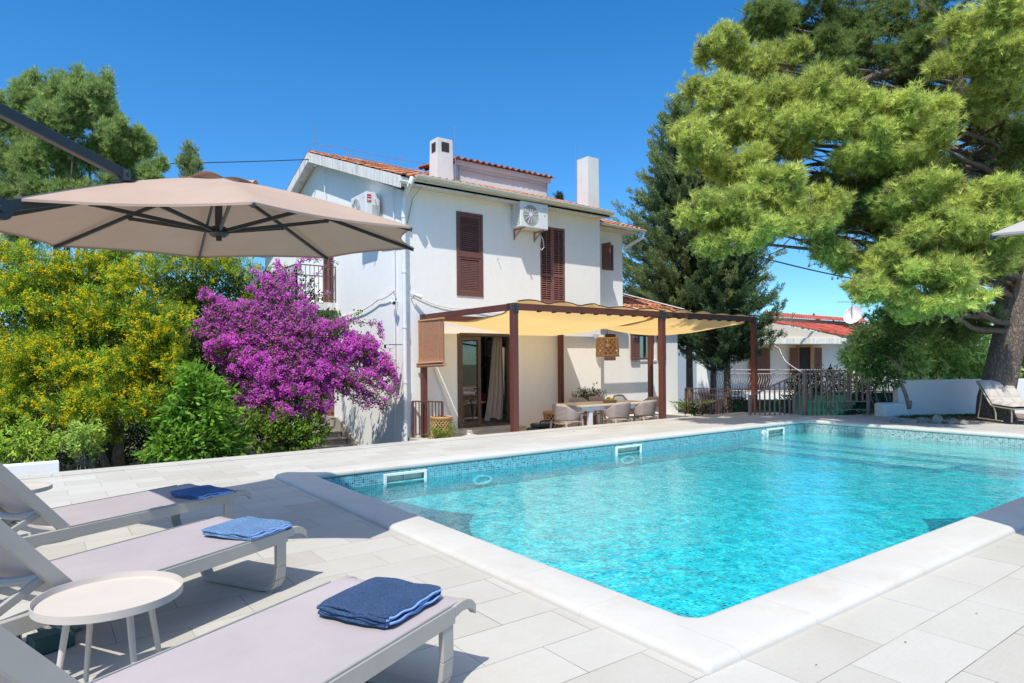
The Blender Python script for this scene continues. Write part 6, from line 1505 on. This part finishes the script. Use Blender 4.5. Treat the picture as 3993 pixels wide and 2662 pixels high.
# ---------------------------------------------------------------- right-hand greenery
RGc = 'leafy fruit trees behind the white garden wall'
shrub('fruit_tree', 'pale green fruit tree reaching over the stair railing in front of the neighbouring house', 'tree', gb(2075,14.8,-1.08),
  [(2030,765,30,24,14.6),(1990,780,30,25,14.5),(1990,830,45,30,14.5),(2030,820,50,40,14.6),(2060,780,50,45,14.9),(2110,740,50,45,15.2),(2080,835,40,25,14.8),(2120,700,45,40,15.4),(1965,815,22,20,14.4),(2150,760,50,50,15.5)], (.60,.75,.24), (.12,.19,.05), .13, .05, 66, 12, .05, .5, group=RGc)
shrub('fruit_tree', 'dense broad leaved fruit tree filling the space above the white wall beside the pine trunk', 'tree', gb(2200,15.8,-1.08),
  [(2100,838,45,25,15.6),(2160,840,50,35,15.6),(2220,830,50,40,15.6),(2260,800,45,50,15.8),(2180,790,55,45,15.8),(2130,800,50,45,15.7),(2240,750,55,45,16),(2270,850,40,30,15.6),(2210,700,45,35,16.2)], (.58,.78,.22), (.12,.2,.05), .13, .05, 72, 12, .05, .5, group=RGc)
shrub('oleander_bush', 'dark bush dotted with white flowers behind the stair railing', 'bush', gb(1880,17,-1.08),
  [(1850,885,32,24,16.8),(1900,880,34,26,17),(1945,890,34,28,16.8),(1880,920,45,25,16.8),(1935,930,40,22,16.8),(1980,900,26,22,16.6),(1830,930,34,22,16.8)], (.05,.09,.025), (.015,.03,.01), .09, .03, 60, 12, .03, .2, flowers=((.75,.72,.66),.16))
shrub('oleander_bush', 'shadowy dark shrub below the conifers behind the long railing', 'bush', gb(1620,17,-1.08),
  [(1700,940,30,20,17.3),(1740,950,26,16,17),(1610,950,22,16,17.4)], (.035,.07,.02), (.01,.025,.008), .08, .03, 50, 12, .03, .2)
# sapling with crooked trunk by the white wall
SP = tree('fruit_sapling', 'crooked young trunk in front of the white wall with dark leaves above', 'tree', (15.69,6.43,-.02)); w = MB()
limb(w, [at(2088,938,13.55), at(2080,905,13.5), at(2066,870,13.5), at(2062,840,13.5)], .045, .03); limb(w, [at(2064,850,13.5),at(2072,830,13.5),at(2068,815,13.5),at(2052,800,13.4)], .028, .012); limb(w, [at(2062,842,13.5),at(2050,825,13.4),at(2030,815,13.3)], .022, .008); limb(w, [at(2090,938,13.5),at(2092,925,13.5),at(2091,920,13.5)], .03, .026)
w.build('trunk', M['bark_grey'], SP, smooth=True); f = Fol()
for q in ((2030,800,24,20,13.4),(2000,840,20,16,13.3),(2035,870,18,14,13.4),(2060,790,26,24,13.5)):
    c, r = clump(*q, .25); leafy(f, c, r, 34, (.09,.16,.04), (.02,.045,.012), .1, .04, per=10, spray=.14, droop=.5)
f.build('foliage', M['leaf'], SP)
# small plants
p0 = (7.0,12.0,-.45); pl = tree('green_shrub', 'small yellow green shrub growing at the foot of the short brown railing', 'plant', p0); f = Fol()
for k in range(60):
    a = rg.uniform(0,6.28); ln = rg.uniform(.15,.5); e = np.array([7.0+math.cos(a)*ln*.8,11.95+math.sin(a)*ln*.5,-.40+rg.uniform(.1,.42)]); s_ = np.array(p0)
    m_ = 16; t_ = rg.uniform(.3,1,(m_,1)); f.leaves(s_+(e-s_)*t_+rv(m_)*.02, rv(m_)+np.array([0,0,.6]), .07, .014, tint(m_,(.22,.30,.06),.2))
f.build('foliage', M['leaf'], pl)
pp_ = tree('potted_plant', 'potted shrub with small white flowers standing behind the dining table', 'plant', (11.55,12.3,-.45)); w = MB(); w.lathe([(0,0),(.15,0),(.2,.36),(.17,.36),(.16,.33),(0,.33)], (11.55,12.3,-.45), 20); w.build('pot', M['pot'], pp_, smooth=True); f = Fol()
for k in range(3):
    leafy(f, np.array([11.35+.25*k,12.3,.2+.08*(k==1)]), np.array([.27,.27,.22]), 46, (.07,.12,.03), (.02,.04,.01), .05, .03, per=9, spray=.1)
Pf, Df, _ = shell(np.array([11.6,12.3,.24]), np.array([.4,.28,.25]), 50, .3, .7); q = np.repeat(Pf,5,0); f.leaves(q+rv(len(q))*.015, rv(len(q)), .03, .025, tint(len(q),(.7,.68,.55),.05,.01)); f.build('foliage', M['leaf'], pp_)
yp = tree('strap_leaf_plant', 'strap leaved plant at the corner of the low wing behind the railing', 'plant', (16.75,13.3,-.6)); f = Fol()
for k in range(60):
    a = rg.uniform(0,6.28); m_ = 5; pr = np.array([16.75,13.3,-.6]); d0 = np.array([math.cos(a)*.5,math.sin(a)*.5,1.]); p = pr.copy()
    for j in range(m_): d1 = d0+np.array([math.cos(a),math.sin(a),-.6])*j*.25; d1 /= np.linalg.norm(d1); f.leaves(p[None], d1[None], .3, .04, tint(1,(.2,.28,.09),.15)); p = p+d1*.2
f.build('foliage', M['leaf'], yp)
# low ground cover along the wall foot and weeds in the garden
f = Fol(); n = 900; t_ = rg.random(n); base = np.stack([15.0+t_*1.9+rg.normal(0,.08,n), 6.35-t_*1.0+rg.normal(0,.1,n), np.full(n,-.03)],1); f.leaves(base, rv(n)*.5+np.array([0,0,1.]), .08, .014, tint(n,(.10,.14,.06),.3)); o = f.build('ground_cover', M['grass'], loc=(15.8,6.2,0)); tag(o, 'sparse grassy ground cover along the foot of the white wall', 'ground cover', kind='stuff')
f = Fol(); n = 9000; X = rg.uniform(-5,6,n); Y_ = rg.uniform(9.6,15,n); f.leaves(np.stack([X,Y_,np.full(n,-1.08)],1), rv(n)*.4+np.array([0,0,1.]), .16, .012, tint(n,(.07,.13,.03),.3)); o = f.build('garden_grass', M['grass'], loc=(0,12,-1.08)); tag(o, 'rough grass under the trees beyond the paving', 'grass', kind='stuff')

f = Fol(); n = 120; X = rg.uniform(-1,14,n); Y_ = np.where(rg.random(n) < .5, rg.uniform(7.5,9.3,n), rg.uniform(.6,1.6,n)); f.leaves(np.stack([X,Y_,np.full(n,.004)],1), np.stack([rg.normal(size=n),rg.normal(size=n),np.abs(rg.normal(size=n))*.1],1), .03*rg.uniform(.4,1.4,n), .006, tint(n,(.25,.17,.09),.3)); o = f.build('fallen_debris', M['needle'], loc=(6,5,0)); tag(o, 'tiny dry leaves and needles blown over the pale paving', 'leaf litter', kind='stuff')

f = Fol(); n = 1500; A_ = rg.uniform(-1.9,1.25,n); Rr = rg.uniform(60,95,n); hh = 2.5+2.5*np.abs(np.sin(A_*9)+.5*np.sin(A_*23))+rg.normal(0,.5,n)
Pc = np.stack([np.sin(A_+.64)*Rr, np.cos(A_+.64)*Rr, -1.+rg.random(n)*hh],1); pp = np.repeat(Pc,26,0); k = len(pp)
f.leaves(pp+rv(k)*rg.uniform(.2,1.5,(k,1)), rv(k)+np.array([0,0,.5]), .7, .45, tint(k,(.12,.17,.06),.3)); o = f.build('distant_trees', M['leaf'], loc=(40,60,-1.08)); tag(o, 'low line of distant trees beyond the houses', 'far trees', kind='stuff')
# ================================================================ camera, light, world
cam = bpy.data.cameras.new('camera'); co = bpy.data.objects.new('camera', cam); C.objects.link(co); sc.camera = co
cam.sensor_width = 36; cam.lens = F/3993*36; cam.clip_end = 2000; cam.shift_y = (CY-1331)/3993; cam.shift_x = 0
m_ = Matrix((Vector(tuple(RT2)), Vector(tuple(UP2)), Vector(tuple(-FWD)))).transposed().to_4x4(); m_.translation = Vector(tuple(CAM)); co.matrix_world = m_
EL, AZ = R(58.5), math.atan2(-.777, -.629)
sun = bpy.data.lights.new('sun', 'SUN'); sun.energy = 5.0; sun.angle = R(.53); sun.color = (1, .95, .84); so = bpy.data.objects.new('sun', sun); C.objects.link(so)
ld = Vector((.777*math.cos(EL), .629*math.cos(EL), -math.sin(EL))); so.rotation_euler = ld.to_track_quat('-Z', 'Y').to_euler(); so.location = (0,0,30)
W = bpy.data.worlds.new('World'); sc.world = W; W.use_nodes = True; nt = W.node_tree; bg = nt.nodes['Background']
sk = nt.nodes.new('ShaderNodeTexSky'); sk.sky_type = 'NISHITA'; sk.sun_disc = False; sk.sun_elevation = EL; sk.sun_rotation = AZ % (2*math.pi); sk.altitude = 0; sk.air_density = 1.0; sk.dust_density = .2; sk.ozone_density = 3.0
hs = nt.nodes.new('ShaderNodeHueSaturation'); hs.inputs['Saturation'].default_value = 1.38; hs.inputs['Value'].default_value = 1.25; nt.links.new(sk.outputs[0], hs.inputs['Color'])
# neutral brightness added to the overhead sky to fill the shade
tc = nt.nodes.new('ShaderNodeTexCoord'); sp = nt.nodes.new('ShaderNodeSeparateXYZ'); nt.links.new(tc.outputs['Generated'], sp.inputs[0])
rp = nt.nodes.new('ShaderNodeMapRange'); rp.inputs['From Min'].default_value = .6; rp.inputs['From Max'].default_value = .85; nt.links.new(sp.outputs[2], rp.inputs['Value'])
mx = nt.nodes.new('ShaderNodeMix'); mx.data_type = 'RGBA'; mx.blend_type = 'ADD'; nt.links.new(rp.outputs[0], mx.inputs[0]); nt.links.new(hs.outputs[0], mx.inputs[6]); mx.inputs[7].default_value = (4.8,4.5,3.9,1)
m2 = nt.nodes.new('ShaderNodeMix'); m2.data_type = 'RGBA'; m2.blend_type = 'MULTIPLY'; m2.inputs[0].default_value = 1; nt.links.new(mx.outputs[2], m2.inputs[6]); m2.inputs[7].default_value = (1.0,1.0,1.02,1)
r3 = nt.nodes.new('ShaderNodeMapRange'); r3.inputs['From Min'].default_value = .38; r3.inputs['From Max'].default_value = .02; nt.links.new(sp.outputs[2], r3.inputs['Value'])
m3 = nt.nodes.new('ShaderNodeMix'); m3.data_type = 'RGBA'; m3.blend_type = 'MULTIPLY'; nt.links.new(r3.outputs[0], m3.inputs[0]); nt.links.new(m2.outputs[2], m3.inputs[6]); m3.inputs[7].default_value = (.45,.76,.98,1)
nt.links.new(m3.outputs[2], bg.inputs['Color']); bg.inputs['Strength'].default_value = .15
sc.view_settings.view_transform = 'Standard'; sc.view_settings.look = 'None'; sc.view_settings.exposure = 0; sc.view_settings.gamma = 1
sc.render.engine = 'CYCLES'; cy = sc.cycles; cy.max_bounces = 8; cy.transparent_max_bounces = 16; cy.diffuse_bounces = 4; cy.glossy_bounces = 4; cy.use_denoising = True; cy.denoiser = 'OPENIMAGEDENOISE'; cy.denoising_prefilter = 'NONE'; cy.denoising_input_passes = 'RGB_ALBEDO_NORMAL'; cy.use_adaptive_sampling = False; cy.sample_clamp_indirect = 6
